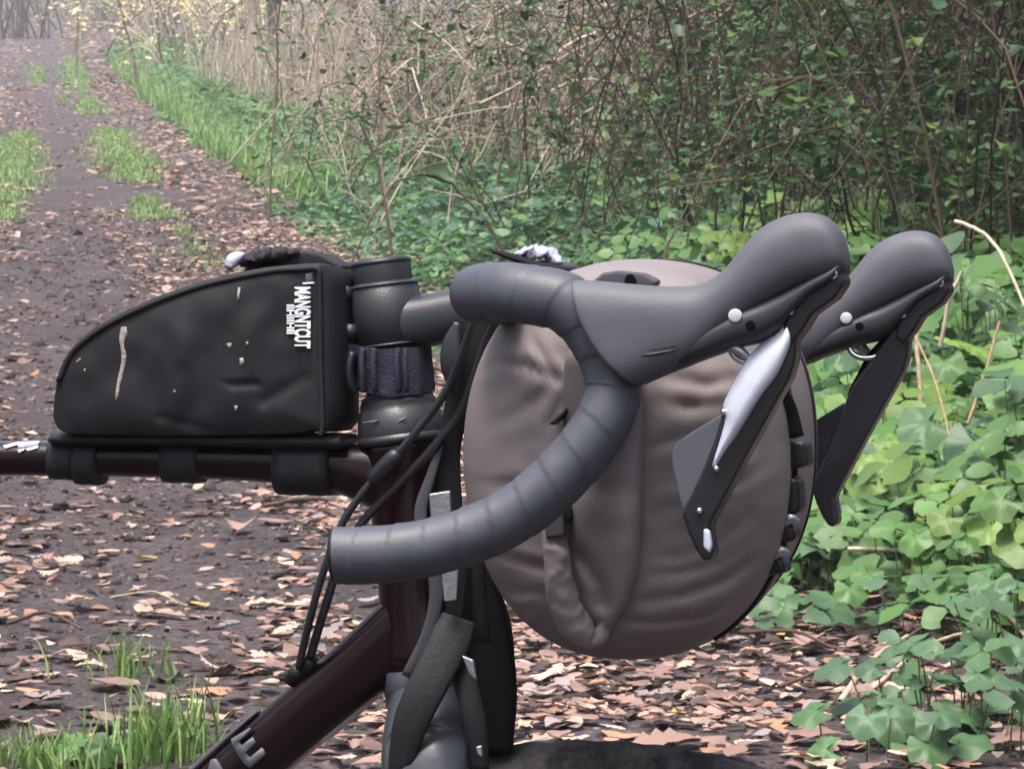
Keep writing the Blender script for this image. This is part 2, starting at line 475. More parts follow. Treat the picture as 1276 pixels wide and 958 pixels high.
    # return spring arc under the bracket
    pts = [(910, 428), (914, 442), (926, 450), (942, 451), (956, 446), (968, 434), (972, 418)]
    pp = [Q(x, y, LC + .006) for x, y in pts]
    tube('return_spring', M['chrome'], H, [mir(q) for q in pp] if far else pp, [.0020] * len(pp), seg=10, sub=5)
    pp = [Q(905, 430, LC - .006), Q(920, 436, LC - .008), Q(935, 450, LC - .006)]
    tube('cam_arm', M['metal'], H, [mir(q) for q in pp] if far else pp, [(.0045, .003), (.0035, .003), (.003, .002)], up=(0, 1, 0), seg=10, sub=4)

# fork and front wheel
FC = hd(872)
mb = MB(); lathe(mb, hd(826), hd(880), [(0, .0255), (.1, .0285), (.9, .0285), (1, .025)])
fk = mb.build('fork', M['fork'], bike)
for s in (-1, 1):
    tube('fork_leg', M['fork'], fk, [hd(858) + Vector((0, s * .004, 0)), Q(549, 925) + Vector((0, s * .030, 0)), Q(560, 985) + Vector((0, s * .047, 0)), AX + Vector((-.055, s * .055, .17)), AX + Vector((-.012, s * .056, .02)), AX + Vector((0, s * .056, -.012))],
         [(.022, .020), (.0265, .022), (.0235, .0165), (.017, .0125), (.011, .009), (.009, .008)], up=(1, 0, 0), seg=28, exp=2.3)
def wheel(c, name):
    wr = empty(name, c, '', ''); del wr['label']; del wr['category']; wr.parent = bike
    mb = MB(); n_, k = 160, 20; rm = .0225
    rings = []
    for i in range(n_):
        a = 2 * math.pi * i / n_
        ring = []
        for j in range(k):
            b = 2 * math.pi * j / k
            kn = 0
            if abs(math.sin(b)) < .75 and math.cos(b) > 0: kn = .0014 * ((i + (j % 2)) % 2)
            rr = WR - .0015 - rm + (rm + kn) * math.cos(b)
            ring.append((rr * math.cos(a), rm * math.sin(b), rr * math.sin(a)))
        rings.append(ring)
    vs_ = [p for r_ in rings for p in r_]
    fs_ = [(i * k + j, i * k + (j + 1) % k, ((i + 1) % n_) * k + (j + 1) % k, ((i + 1) % n_) * k + j) for i in range(n_) for j in range(k)]
    mb.add(vs_, fs_); mb.build('tyre', M['tyre'], wr)
    mb = MB(); vs_ = []; fs_ = []
    prof = [(WR - .038, -.012), (WR - .038, .012), (WR - .052, .013), (WR - .066, .006), (WR - .066, -.006), (WR - .052, -.013)]
    for i in range(96):
        a = 2 * math.pi * i / 96
        vs_ += [(r_ * math.cos(a), y, r_ * math.sin(a)) for r_, y in prof]
    fs_ = [(i * 6 + j, i * 6 + (j + 1) % 6, ((i + 1) % 96) * 6 + (j + 1) % 6, ((i + 1) % 96) * 6 + j) for i in range(96) for j in range(6)]
    mb.add(vs_, fs_); mb.build('rim', M['black'], wr)
    mb = MB(); sweep(mb, [(0, y, 0) for y in (-.054, -.048, -.034, -.030, -.02, .02, .030, .034, .048, .054)], [.007, .011, .012, .024, .013, .013, .024, .012, .011, .007], seg=24, sub=1)
    mb.build('hub', M['alu'], wr)
    for i in range(24):
        a = 2 * math.pi * i / 24; s = 1 if i % 2 else -1
        a2 = a + (.5 if (i // 2) % 2 else -.5)
        tube('spoke', M['metal'], wr, [(.022 * math.cos(a2), s * .031, .022 * math.sin(a2)), ((WR - .064) * math.cos(a), s * .002, (WR - .064) * math.sin(a))], [.001, .001], seg=5, sub=1)
wheel(AX, 'front_wheel')
wheel(RAX, 'rear_wheel')
# cranks
mb = MB(); sweep(mb, [BBP + Vector((0, y, 0)) for y in (-.07, .07)], [.02, .02], seg=24, sub=1)
ck = mb.build('crankset', M['alu'], bike)
for s in (-1, 1):
    tube('crank_arm', M['black'], ck, [BBP + Vector((0, s * .068, 0)), BBP + Vector((s * .16, s * .078, -.06))], [(.012, .007), (.010, .006)], up=(0, 0, 1), seg=12, sub=2)
    pc = BBP + Vector((s * .16, s * .125, -.06))
    tube('pedal', M['black'], ck, [pc + Vector((0, -.045, 0)), pc + Vector((0, .045, 0))], [(.010, .045), (.010, .045)], up=(0, 0, 1), seg=12, sub=2, exp=4)
mb = MB()
sweep(mb, [BBP + Vector((0, y, 0)) for y in (-.047, -.0465, -.0435, -.043)], [.080, .084, .084, .080], seg=40, sub=1)
mb.build('chainring', M['black'], ck)

# cables: from the bar down to the down tube, with an inline adjuster
c1 = [(640, 372, -.11), (600, 385, -.075), (570, 455, -.058), (548, 500, -.052), (500, 560, -.046), (455, 610, -.042), (425, 655, -.04), (402, 715, -.036), (384, 780, -.028), (372, 832, -.016)]
c2 = [(655, 378, -.10), (615, 405, -.06), (580, 500, -.048), (550, 546, -.044), (500, 600, -.04), (452, 650, -.036), (424, 700, -.034), (404, 760, -.028), (386, 820, -.016)]
cb1 = tube('cable', M['cable'], bike, [Q(*p) for p in c1], [.0023] * len(c1), seg=10, sub=8)
tube('cable', M['cable'], bike, [Q(*p) for p in c2], [.0026] * len(c2), seg=10, sub=8)
tube('barrel_adjuster', M['bracket'], cb1, [Q(497, 563.5, -.046), Q(491, 570, -.0458), Q(470, 593, -.043), Q(463, 601, -.043)], [.0030, .0050, .0052, .0034], seg=14, sub=3)
for x, y in ((371, 835), (387, 824)):
    tube('cable_port', M['black'], fr, [Q(x - 5, y + 12, -.010), Q(x + 1, y - 4, -.016)], [.006, .0036], seg=12, sub=1)

# marks on the frame: letters on the down tube and the top tube print
DT0, DT1 = Vector(Q(430, 850)), Vector(Q(300, 962))
dn = (DT1 - DT0).normalized(); du = Vector((0, 1, 0)).cross(dn) * -1
if du.z < 0: du = -du
def dt_px(poly, lat=-.0212):
    return [Q(x, y, lat) for x, y in poly]
def decal(name, m, parent, poly, lat, th=.0006, **kw):
    return prism_px(name, m, parent, poly, lat, lat + th * 2, False, 0, **kw)
E_ = [(311.5, 906), (287.5, 920), (290, 928), (294, 936), (303, 950), (311, 957), (331, 939), (326, 931), (311, 943.5), (305, 937), (318.5, 925), (314, 918), (301, 928.5), (297, 923), (312, 911)]
decal('letter', M['decal'], fr, E_, -.0216, .0010)
decal('letter', M['decal'], fr, [(262, 946), (269, 945), (277, 958), (284, 975), (272, 985), (258, 962)], -.0216, .0010)
tube('frame_protector', M['strapgrey'], fr, [Q(322, 886, -.006), Q(276, 927, -.006), Q(229, 971, -.006), Q(154, 1040, -.006)], [(.0012, .006), (.0026, .008), (.0026, .008), (.0026, .008)], up=(0, 0, 1), seg=12, sub=5)
def tt_lat(y):
    k = min(1, abs(y - 571) / 22.2)
    return -.0136 * max(0, 1 - k ** 2.6) ** (1 / 2.6) - .0005
for poly, m in (([(4, 556), (22, 551.5), (22, 554.5), (7, 559)], 'white'), ([(22, 551.5), (50, 550.5), (47, 553.5), (22, 555.5)], 'white'), ([(22, 556), (48, 553.6), (48, 555), (24, 558.5)], 'frameblue'),
                ([(32, 559), (48, 555.6), (47, 558.6), (35, 562)], 'white'), ([(22, 560.5), (31, 558.6), (30, 561), (24, 564)], 'white')):
    mb = MB(); mb.add([Q(x, y, tt_lat(y)) for x, y in poly], [(0, 1, 2, 3)])
    o = mb.build('top_tube_print', M[m], fr, smooth=False)
    md = o.modifiers.new('t', 'SOLIDIFY'); md.thickness = .0006
# pale film guard hanging under the down tube
prism_px('down_tube_guard', M['cream'], fr, [(378, 922), (400, 902), (440, 874), (474, 853), (468, 868), (440, 893), (405, 922), (384, 930)], -.010, .006, False, .002)
# ------------------------------------------------------------------ black top tube bag
def bag_empty(name, p, label, cat):
    e = empty(name, BASE + BROT @ p, label, cat, rot=BROT.to_euler())
    e['_off'] = 0
    del e['_off']
    return e
class Under:
    """shift of a thing's origin inside the bicycle frame"""
    pass
def rebase(e, p):
    for o in e.children:
        o.location = -Vector(p)

p0 = Q(260, 545, 0)
tbag = bag_empty('top_tube_bag', p0, 'black fabric wedge bag with white lettering strapped on top of the top tube', 'bag')
side = [(64, 520), (66, 495), (70, 468), (78, 447), (92, 428), (116, 408), (150, 389), (195, 369), (240, 353), (285, 341), (330, 333), (370, 329), (402, 328),
        (404, 380), (404, 440), (405, 500), (404, 535), (360, 541), (280, 543), (180, 543), (110, 542), (82, 541), (69, 534)]
SIDE_C = np.array([250., 460.])
def side_dent(x, y):
    d = .0022 * noise.noise(Vector((x / 70, y / 90, 1.3))) + .0012 * noise.noise(Vector((x / 28, y / 40, 5.1)))
    for cx, w_, a in ((205, 14, -.0025), (225, 18, .003), (195, 20, .0018), (300, 30, .0015), (120, 16, -.0012), (330, 18, -.0012)):
        d += a * math.exp(-((x - cx - (y - 450) * -.10) / w_) ** 2) * math.exp(-((y - 460) / 60) ** 2)
    for (ax, ay, bx, by, w_, a) in ((290, 480, 320, 478, 5, -.0015), (255, 535, 200, 520, 6, -.001), (380, 470, 330, 500, 8, -.0014)):
        vx, vy = bx - ax, by - ay
        tt = max(0, min(1, ((x - ax) * vx + (y - ay) * vy) / (vx * vx + vy * vy)))
        d += a * math.exp(-(math.hypot(x - ax - tt * vx, y - ay - tt * vy) / w_) ** 2)
    return d
def on_panel(x, y, lift=0.0):
    """point on the near side panel of the wedge bag"""
    v = np.array([x, y]) - SIDE_C; ff = 0
    for i in range(len(side)):
        a = np.array(side[i]) - SIDE_C; b = np.array(side[(i + 1) % len(side)]) - SIDE_C
        M_ = np.array([[v[0], a[0] - b[0]], [v[1], a[1] - b[1]]])
        if abs(np.linalg.det(M_)) < 1e-9: continue
        k, u = np.linalg.solve(M_, a)
        if k > 0 and -1e-6 <= u <= 1 + 1e-6: ff = min(1, 1 / k); break
    lat = -.0300 - .0045 * (1 - ff ** 4) - side_dent(x, y) * (1 - ff ** 6) - lift
    a = Q(x, y, -.031)
    return Vector((a.x, lat, a.z))
def bag_surface():
    """rounded wedge: rings from near side panel to far side panel; near panel sags and dents"""
    poly = np.array(side, float)
    closed = np.vstack([poly, poly[:1]])
    # resample outline
    seg = np.linalg.norm(np.diff(closed, axis=0), axis=1); s = np.concatenate([[0], np.cumsum(seg)])
    n_ = 220
    t = np.linspace(0, s[-1], n_, endpoint=False)
    out = np.stack([np.interp(t, s, closed[:, 0]), np.interp(t, s, closed[:, 1])], 1)
    for _ in range(3):
        out = (np.roll(out, 1, 0) + out * 2 + np.roll(out, -1, 0)) / 4
    c = np.array([250., 460.])
    def P3(xy, lat):
        a = Q(xy[0], xy[1], -.031)
        return Vector((a.x, lat, a.z))
    dent = side_dent
    rings = []
    # near panel: shrink outline to centre in steps
    K = 26
    for k in range(K):
        f = (k + .25) / K
        ff = f ** .75
        ring = []
        for xy in out:
            p = c + (xy - c) * ff
            bulge = .0045 * (1 - ff ** 4)
            lat = -.0300 - bulge - dent(*p) * (1 - ff ** 6)
            ring.append(P3(p, lat))
        rings.append(ring)
    for f, lat in ((.988, -.0302), (.997, -.0292), (1.001, -.0275), (1.003, -.024), (1.0, -.01), (1.0, .01), (1.003, .024), (1.0, .028), (.99, .0302), (.96, .032), (.7, .034), (.3, .035), (.02, .035)):
        rings.append([P3(c + (xy - c) * f, lat) for xy in out])
    mb = MB(); rings_mesh(mb, rings)
    return mb
body = bag_surface().build('body', M['bagblack'], tbag)
# piping along the upper and front edge of the side panel
pp = [(70, 470), (92, 428), (150, 389), (240, 353), (330, 333), (372, 329.5), (394, 329.5), (396, 345), (397, 400), (398, 460), (400, 520), (398, 537)]
tube('piping', M['bagtrim'], tbag, [Q(x + 2, y + 6, -.0318) for x, y in pp], [.0016] * len(pp), seg=8, sub=6)
# front gusset panel wraps round to the steerer
mb = MB()
rings = []
for y, xr in ((331, 416), (345, 436), (360, 440), (400, 442), (450, 444), (500, 444), (525, 443), (538, 436)):
    a = Q(398, y, -.0305)
    b = Q(402, y, .0305)
    ring = []
    for k in range(17):
        t = k / 16 * math.pi
        dep = .013 * math.sin(t) ** .8 * (1 if 335 < y < 535 else .5) + .001 * noise.noise(Vector((y / 25, k / 4, 2)))
        ring.append(Vector((a.x + dep, -.0305 * math.cos(t) * 1.0, a.z)))
    rings.append(ring)
rings_mesh(mb, rings, closed=False, cap=False)
mb.build('front_gusset', M['bagtrim'], tbag)
# zip seam and tab on the top edge; the rain flap standing up a little
prism_px('zip_flap', M['bagtrim'], tbag, [(300, 338), (322, 326), (352, 320), (378, 312), (398, 316), (430, 332), (425, 338), (380, 331), (340, 333)], -.006, .022, False, .003)
tube('zip_pull', M['foil'], tbag, [Q(284, 334, -.012), Q(290, 325, -.010), Q(300, 320, -.006), (Q(312, 329, -.002))], [(.0024, .004), (.0042, .005), (.003, .005), (.0014, .003)], up=(0, 0, 1), seg=10, sub=5)
mb = MB(); sweep(mb, [Q(302, 329, -.006), Q(316, 323, -.006), Q(334, 320, -.004), (Q(352, 319, -.002)), Q(374, 315, 0)], [(.0022, .006), (.0042, .009), (.0046, .010), (.0040, .010), (.002, .008)], seg=22, sub=10, up=(0, 0, 1))
for i, v in enumerate(mb.v):
    v = Vector(v); mb.v[i] = tuple(v + Vector((.5, -.6, 1)) * (noise.noise(v * 230) * .0032))
mb.build('zip_fold', M['bagtrim'], tbag)
# logo patch: tall white lettering turned to read downwards, small second line beside it
def on_panel_patch(name, m, poly, lift, n_=8):
    (x0, y0), (x1, y1), (x2, y2), (x3, y3) = poly
    mb = MB(); rg = []
    for i in range(n_ + 1):
        u = i / n_; row = []
        for j in range(n_ + 1):
            v = j / n_
            x = (x0 * (1 - v) + x1 * v) * (1 - u) + (x3 * (1 - v) + x2 * v) * u
            y = (y0 * (1 - v) + y1 * v) * (1 - u) + (y3 * (1 - v) + y2 * v) * u
            e = 0 if i in (0, n_) or j in (0, n_) else lift
            row.append(on_panel(x, y, e - (.0008 if e == 0 else 0)))
        rg.append(row)
    rings_mesh(mb, rg, closed=False, cap=False)
    return mb.build(name, m, tbag)
on_panel_patch('logo_patch', M['black'], [(366, 353), (391, 352.5), (391, 436), (368, 438)], .0007)
def text_mesh(body_, size_x, size_y):
    cu = bpy.data.curves.new('lettering', 'FONT'); cu.body = body_; cu.size = 1; cu.offset = .035
    cu.extrude = .02
    o = bpy.data.objects.new('tmp', cu); col.objects.link(o)
    dg = bpy.context.evaluated_depsgraph_get()
    me = bpy.data.meshes.new_from_object(o.evaluated_get(dg))
    bpy.data.objects.remove(o)
    v = np.array([x.co[:] for x in me.vertices])
    lo, hi = v.min(0), v.max(0)
    v = (v - lo) / (hi - lo + 1e-9)
    return me, v
def lettering(body_, px0, py0, px1, py1, lat, th=.0008):
    """text reading down the bag: letter tops to the right"""
    me, v = text_mesh(body_, 1, 1)
    for i, vert in enumerate(me.vertices):
        tx, ty, tz = v[i]
        vert.co = on_panel(px0 + (px1 - px0) * ty, py0 + (py1 - py0) * tx, lat + th * tz)
    me.materials.clear(); me.materials.append(M['white'])
    return link('lettering', me, tbag)
lettering('MANGNTCUT', 368.5, 357.5, 388, 434, .0010)
lettering('IIHIIHII', 359, 379.5, 368, 416, .0006)
on_panel_patch('seam_tag', M['white'], [(376, 352.4), (392.5, 351), (392.5, 353.6), (377, 354.6)], .0012)
on_panel_patch('corner_tab', M['decal'], [(380, 341), (391, 338), (391, 350), (381, 352)], .0010)
# dried mud marks on the side panel: thin raised crusts
def crust(poly, seed):
    mb = MB(); n_ = len(poly)
    cx, cy = np.mean([x for x, y in poly]), np.mean([y for x, y in poly])
    vs_ = [on_panel(x, y, -.0002) for x, y in poly] + [on_panel(x * .9 + cx * .1, y * .96 + cy * .04, .0004) for x, y in poly]
    fs_ = [(i, (i + 1) % n_, n_ + (i + 1) % n_, n_ + i) for i in range(n_)]
    h_ = n_ // 2
    fs_ += [(n_ + i, n_ + i + 1, n_ + n_ - 2 - i, n_ + n_ - 1 - i) for i in range(h_ - 1)]
    if n_ % 2: fs_.append((n_ + h_ - 1, n_ + h_, n_ + h_ + 1))
    mb.add(vs_, fs_)
    return mb
def strip(path, ws):
    L_, R_ = [], []
    for (x, y), w_ in zip(path, ws):
        L_.append((x - w_, y + random.uniform(-1, 1))); R_.append((x + w_, y + random.uniform(-1, 1)))
    return L_ + R_[::-1]
crust(strip([(155, 407), (155, 416), (153, 424), (154, 432), (156, 441), (155.5, 452), (153, 462), (151, 472), (149, 482), (148, 492), (147, 498)], [3.5, 5, 3.2, 2.4, 3.0, 2.8, 2.4, 2.8, 2.2, 2.4, 1]), 1).build('mud_mark', M['mud'], tbag)
for poly in ([(302, 446), (306, 445), (308, 451), (306, 456), (302, 455)], [(284, 428), (291, 427), (291, 432), (288, 434)], [(298, 358), (301, 358), (300, 372), (296, 376)], [(310, 426), (313, 425), (313, 431), (310, 430)],
             [(295, 505), (299, 505), (298, 512), (295, 511)], [(96, 450), (101, 446), (102, 447.5), (97, 453)], [(106, 460), (108.5, 459), (108, 463), (106, 463)], [(219, 486), (222, 486), (222, 489.5), (219.5, 489)]):
    crust(poly, 2).build('mud_mark', M['mud'], tbag)
# straps holding it
for (x0, x1, yc, rr) in ((66, 100, 571, .0132), (98, 128, 574, .0150), (206, 254, 573, .0142), (348, 418, 580, .0182)):
    mb = MB()
    a, b = Q(x0, yc), Q(x1, yc + 1)
    d = (b - a)
    prof = [(0, .8), (.02, 1.0), (.25, 1.03), (.5, 1.0), (.75, 1.03), (.98, 1.0), (1, .8)]
    sweep(mb, [a + d * t for t, k in prof], [(rr * .93 * k, rr * 1.12 * k) for t, k in prof], seg=28, sub=1, up=(0, 0, 1), exp=2.5)
    mb.build('strap', M['rubber'], tbag)
mb = MB()   # padded base between straps
sweep(mb, [Q(75, 545), Q(90, 546), Q(250, 547), Q(420, 550), Q(435, 550)], [(.002, .014), (.004, .024), (.004, .026), (.005, .026), (.002, .016)], seg=16, sub=4, up=(0, 0, 1), exp=3)
mb.build('base_pad', M['bagtrim'], tbag)
# steerer strap of velcro: folded web round the spacers
mb = MB()
ctr = hd(462)
def web_ring(r0, y0, y1, ruf):
    rings = []
    n_ = 72
    for k, yy in enumerate(np.linspace(y0, y1, 9)):
        c = hd(yy)
        ring = []
        for j in range(n_):
            a = 2 * math.pi * j / n_
            rr = r0 + ruf * math.sin(a * 9 + k * .15) * (1 if 0 < k < 8 else .6) + .0006 * noise.noise(Vector((a * 3, k, 0)))
            ring.append(Vector((c.x - .002 + rr * 1.0 * math.cos(a), rr * math.sin(a), c.z + .0015 * math.sin(a * 2 + 1))))
        rings.append(ring)
    return rings
rings_mesh(mb, web_ring(.0240, 431, 489, .0011), cap=False)
stv = mb.build('steerer_strap', M['velcro'], tbag)
for (x, dx) in ((452, 5), (466, 3), (496, 4), (506, 4)):
    tube('web_fold', M['velcro'], stv, [Q(x, 434, -.0255), Q(x - 1, 452, -.0272), Q(x, 470, -.0270), Q(x + 1, 488, -.0252)], [(.0016, dx / PXM)] * 4, up=(1, 0, 0), seg=8, sub=4)
tube('strap_loop', M['black'], stv, [Q(440, 440, -.018), Q(436, 458, -.020), Q(438, 478, -.020), Q(444, 486, -.018)], [(.003, .004)] * 4, up=(1, 0, 0), seg=8, sub=4)
rebase(tbag, p0)

# ------------------------------------------------------------------ taupe handlebar roll bag
pr = Q(800, 815, 0)
rbag = bag_empty('handlebar_roll_bag', pr, 'taupe fabric roll bag with rolled closure strapped below the drop handlebar', 'bag')
def seg_d(x, y, pts):
    best = 1e9; bt = 0
    for i in range(len(pts) - 1):
        ax, ay = pts[i]; bx, by = pts[i + 1]
        vx, vy = bx - ax, by - ay
        t = max(0, min(1, ((x - ax) * vx + (y - ay) * vy) / (vx * vx + vy * vy)))
        d = math.hypot(x - ax - t * vx, y - ay - t * vy)
        if d < best: best = d; bt = (i + t) / (len(pts) - 1)
    return best, bt
creases = [([(808, 700), (850, 694), (900, 672), (940, 640)], .0026, 11), ([(806, 716), (850, 712), (890, 702)], .0036, 8), ([(800, 748), (850, 742), (905, 722), (950, 690)], .0048, 9),
           ([(760, 772), (820, 776), (880, 768), (925, 742)], .0040, 8), ([(812, 640), (850, 628), (900, 622)], .0022, 12), ([(806, 560), (840, 548), (880, 548)], .0018, 14),
           ([(590, 690), (630, 694), (668, 704), (692, 708)], .0042, 9), ([(598, 722), (640, 738), (690, 738)], .0040, 9), ([(618, 758), (650, 766), (686, 744)], .0042, 9), ([(640, 790), (668, 784), (690, 755)], .003, 8),
           ([(586, 470), (620, 452), (655, 455), (695, 474)], .0048, 10), ([(656, 408), (672, 438), (696, 474)], .004, 7), ([(600, 535), (650, 512), (690, 480)], .0026, 14), ([(715, 470), (690, 520), (684, 530)], .0035, 9),
           ([(588, 600), (630, 604), (660, 602)], .0028, 10), ([(830, 470), (880, 480), (930, 470)], .0028, 12), ([(820, 500), (860, 508), (905, 500)], .002, 12), ([(905, 455), (925, 500), (930, 560)], .0018, 14), ([(880, 590), (920, 600), (960, 580)], .0018, 12)]
def ring_pts(cx, cy, rx, ry, lat, n_=160, ex=2.25, detail=True):
    ring = []
    for j in range(n_):
        a = 2 * math.pi * j / n_
        ca, sa = math.cos(a), math.sin(a)
        q = (abs(ca) ** ex + abs(sa) ** ex) ** (-1 / ex)
        # lower left is pulled in a little, top flat
        kx = 1.0 - (.06 * max(0, sa) * max(0, -ca))
        x, y = cx + rx * ca * q * kx, cy + ry * sa * q
        dl = 0
        if detail:
            for pts, dep, wd in creases:
                d, t = seg_d(x, y, pts)
                if d < wd * 3.2:
                    fade = math.sin(math.pi * min(max(t, .06), .94)) ** .5
                    dl += fade * dep * .62 * (math.exp(-(d / (wd * .55)) ** 2) - .55 * math.exp(-((d - wd * 1.3) / (wd * .8)) ** 2))
            dl += .0030 * noise.noise(Vector((x / 95, y / 60, 3.3))) + .0010 * noise.noise(Vector((x / 32, y / 22, 7.7)))
        ring.append((x, y, lat + dl))
    return ring
rings = []
NK = 46
for k in range(NK):                                     # domed near end
    f = (k + .2) / NK
    th = f * math.pi / 2
    r_ = math.sin(th) ** .62
    lat = -.100 - .072 * math.cos(th) ** .75
    cx, cy = 772 + (782 - 772) * r_, 600 + (575 - 600) * r_
    rings.append([Q(*p) for p in ring_pts(cx, cy, 204 * r_, 246 * r_, lat)])
for lat, cx, cy, rx, ry in ((-.092, 783, 574.5, 206, 247), (-.080, 786, 573, 207, 247), (-.076, 787, 573, 205, 245), (-.06, 790, 572, 206, 247), (-.03, 797, 568, 206, 245), (0, 804, 564, 204, 241), (.04, 812, 560, 200, 236), (.08, 820, 556, 196, 230), (.115, 827, 553, 191, 225)):
    rings.append([Q(x, y, lat + 0 * d) + Vector((0, d - lat, 0)) for x, y, d in ring_pts(cx, cy, rx, ry, lat, detail=False)])
for k in range(1, 12):
    th = k / 11 * math.pi / 2
    r_ = math.cos(th) ** .6 if k < 11 else .02
    rings.append([Q(*p) for p in ring_pts(829, 552, 191 * r_, 224 * r_, .115 + .06 * math.sin(th), detail=False)])
mb = MB(); rings_mesh(mb, rings)
mb.build('body', M['bagtaupe'], rbag)
# the rolled closure: a thick folded tongue lying on the end of the bag
rows = [(428, 712, 792, .006), (450, 704, 799, .011), (500, 702, 801, .0135), (560, 702, 801, .015), (620, 704, 801, .0155), (670, 707, 800, .0155), (705, 711, 797, .0150), (735, 716, 789, .0140), (762, 722, 776, .012), (782, 729, 764, .0095), (796, 737, 754, .005)]
full = catmull(rows, 6)
rings = []
for y, xl, xr, h in full:
    cx, hw = (xl + xr) / 2, (xr - xl) / 2
    base = -.1705 if y < 640 else -.1705 + (y - 640) / 160 * .020
    ring = []
    for j in range(36):
        a = 2 * math.pi * j / 36
        ca, sa = math.cos(a), math.sin(a)
        q = (abs(ca) ** 3 + abs(sa) ** 2.4) ** (-1 / 2.7)
        x = cx + hw * ca * q
        skew = 1 + .35 * ca                        # right edge stands proud, left side sinks towards the roll
        l_ = base + 1.4 * h * sa * q * (skew if sa < 0 else 1)
        l_ += .0016 * noise.noise(Vector((x / 40, y / 30, 9.1))) + (.0016 * math.exp(-((y - 610) / 4) ** 2) * (1 if sa < 0 else 0))
        dcr = min(seg_d(x, y, [(722, 690), (748, 730), (752, 752)])[0], 40)
        if sa < 0: l_ += .0055 * math.exp(-(dcr / 9) ** 2)
        ring.append(Q(x, y, l_))
    rings.append(ring)
mb = MB(); rings_mesh(mb, rings)
fl = mb.build('rolled_closure', M['bagtaupe'], rbag)
rp = [(688, 660, -.1760), (692, 680, -.1790), (695, 705, -.1800), (698, 732, -.1790), (706, 758, -.1760), (718, 780, -.1720), (733, 793, -.1680), (748, 790, -.1660), (756, 770, -.1650)]
mb = MB()
sweep(mb, [Q(*p) for p in rp], [(.0060, .0062), (.0068, .0070), (.0064, .0072), (.0072, .0080), (.0078, .0088), (.0082, .0090), (.0070, .0074), (.0048, .005), (.002, .002)], seg=22, sub=9, up=(0, 1, 0))
for i, v in enumerate(mb.v):
    v = Vector(v)
    d = noise.noise(v * 120) * .0026 + noise.noise(v * 260) * .0016
    mb.v[i] = tuple(v + Vector((.4, -.8, .3)) * d)
mb.build('rolled_edge', M['bagtaupe'], fl)
prism_px('buckle', M['strapgrey'], rbag, [(677, 637), (701, 636), (703, 668), (679, 671)], -.187, -.176, False, .0016)
prism_px('buckle', M['black'], rbag, [(690, 628), (706, 626), (714, 634), (712, 648), (703, 652)], -.184, -.172, False, .002)
prism_px('buckle', M['black'], rbag, [(683, 528), (699, 514), (706, 508), (704, 516), (690, 530)], -.182, -.172, False, .001)
# strap running round the body near the end, with its hardware
def body_ring(lat, k, cxo=0):
    cx = np.interp(lat, [-.1, -.06, 0, .115], [782, 790, 804, 827]); cy = np.interp(lat, [-.1, -.06, 0, .115], [575, 572, 564, 553])
    rx = np.interp(lat, [-.1, -.06, 0, .115], [206, 206, 204, 191]); ry = np.interp(lat, [-.1, -.06, 0, .115], [247, 247, 241, 225])
    return [Q(p[0], p[1], lat) for p in ring_pts(cx + cxo, cy, rx * k, ry * k, lat, 96, detail=False)]
for lat0 in (-.098, .07):
    mb = MB()
    rr = [body_ring(lat0 + d, k) for d, k in ((0, .99), (.0, 1.012), (.010, 1.016), (.021, 1.012), (.021, .99))]
    if lat0 < 0: rr = [r_[90:] + r_[:17] for r_ in rr]      # this one only lies over the front and the underside
    rings_mesh(mb, rr, lat0 > 0, False)
    mb.build('strap', M['strap'], rbag)
for x, y, sx, sy, dl in ((992, 566, 15, 20, 0), (985, 618, 12, 26, 0), (977, 664, 15, 14, 0), (958, 705, 22, 14, 0)):
    prism_px('buckle', M['black'], rbag, [(x - sx, y - sy), (x + sx * .8, y - sy + 4), (x + sx, y + sy - 5), (x - sx * .7, y + sy)], -.112, -.088, False, .003)
for x, y in ((986, 536), (984, 650), (972, 690)):
    tube('strap_fold', M['metal'], rbag, [Q(x - 9, y + 3, -.1125), Q(x, y - 4, -.1135), Q(x + 9, y + 2, -.111)], [(.0016, .003)] * 3, up=(0, 1, 0), seg=8, sub=4)
tube('strap_tail', M['strap'], rbag, [Q(966, 486, -.130), Q(976, 510, -.122), Q(984, 545, -.116)], [(.0015, .006), (.0015, .0075), (.0015, .008)], up=(0, 1, 0), seg=8, sub=6, exp=4)
# straps that hang the bag from the bar: loops round bar and bag
for l_ in (-.055, .055):
    c = CL
    lp = [Vector((c.x - .016, l_, c.z - .006)), Vector((c.x - .006, l_, c.z + .018)), Vector((c.x + .025, l_, c.z + .022)), Q(800, 335, 0), Q(840, 345, 0), Q(860, 420, 0), Q(700, 430, 0), Q(640, 470, 0), Vector((c.x - .012, l_, c.z - .03)), Vector((c.x - .016, l_, c.z - .006))]
    lp = [Vector((p.x, l_, p.z)) for p in lp]
    tube('hanging_strap', M['strap'], rbag, lp, [(.0014, .011)] * len(lp), up=(0.01, 1, 0), seg=8, sub=6, exp=4, cap=False) if False else None
mb = MB(); sweep(mb, [Q(614, 313, -.03), Q(640, 321, -.03), Q(668, 330, -.03), Q(705, 336, -.03), Q(745, 338, -.03), Q(790, 338, -.03)], [(.0012, .004), (.0022, .007), (.0022, .0085), (.002, .0085), (.002, .0085), (.0012, .006)], seg=10, sub=6, up=(0, 0, 1), exp=3)
mb.build('hanging_strap', M['strap'], rbag)
mb = MB(); sweep(mb, [Q(700, 335, .0), Q(735, 341, .0), Q(780, 338, .0), Q(830, 330, .0)], [(.002, .009)] * 4, seg=10, sub=6, up=(0, 0, 1), exp=3)
mb.build('hanging_strap', M['strapgrey'], rbag)
mb = MB()
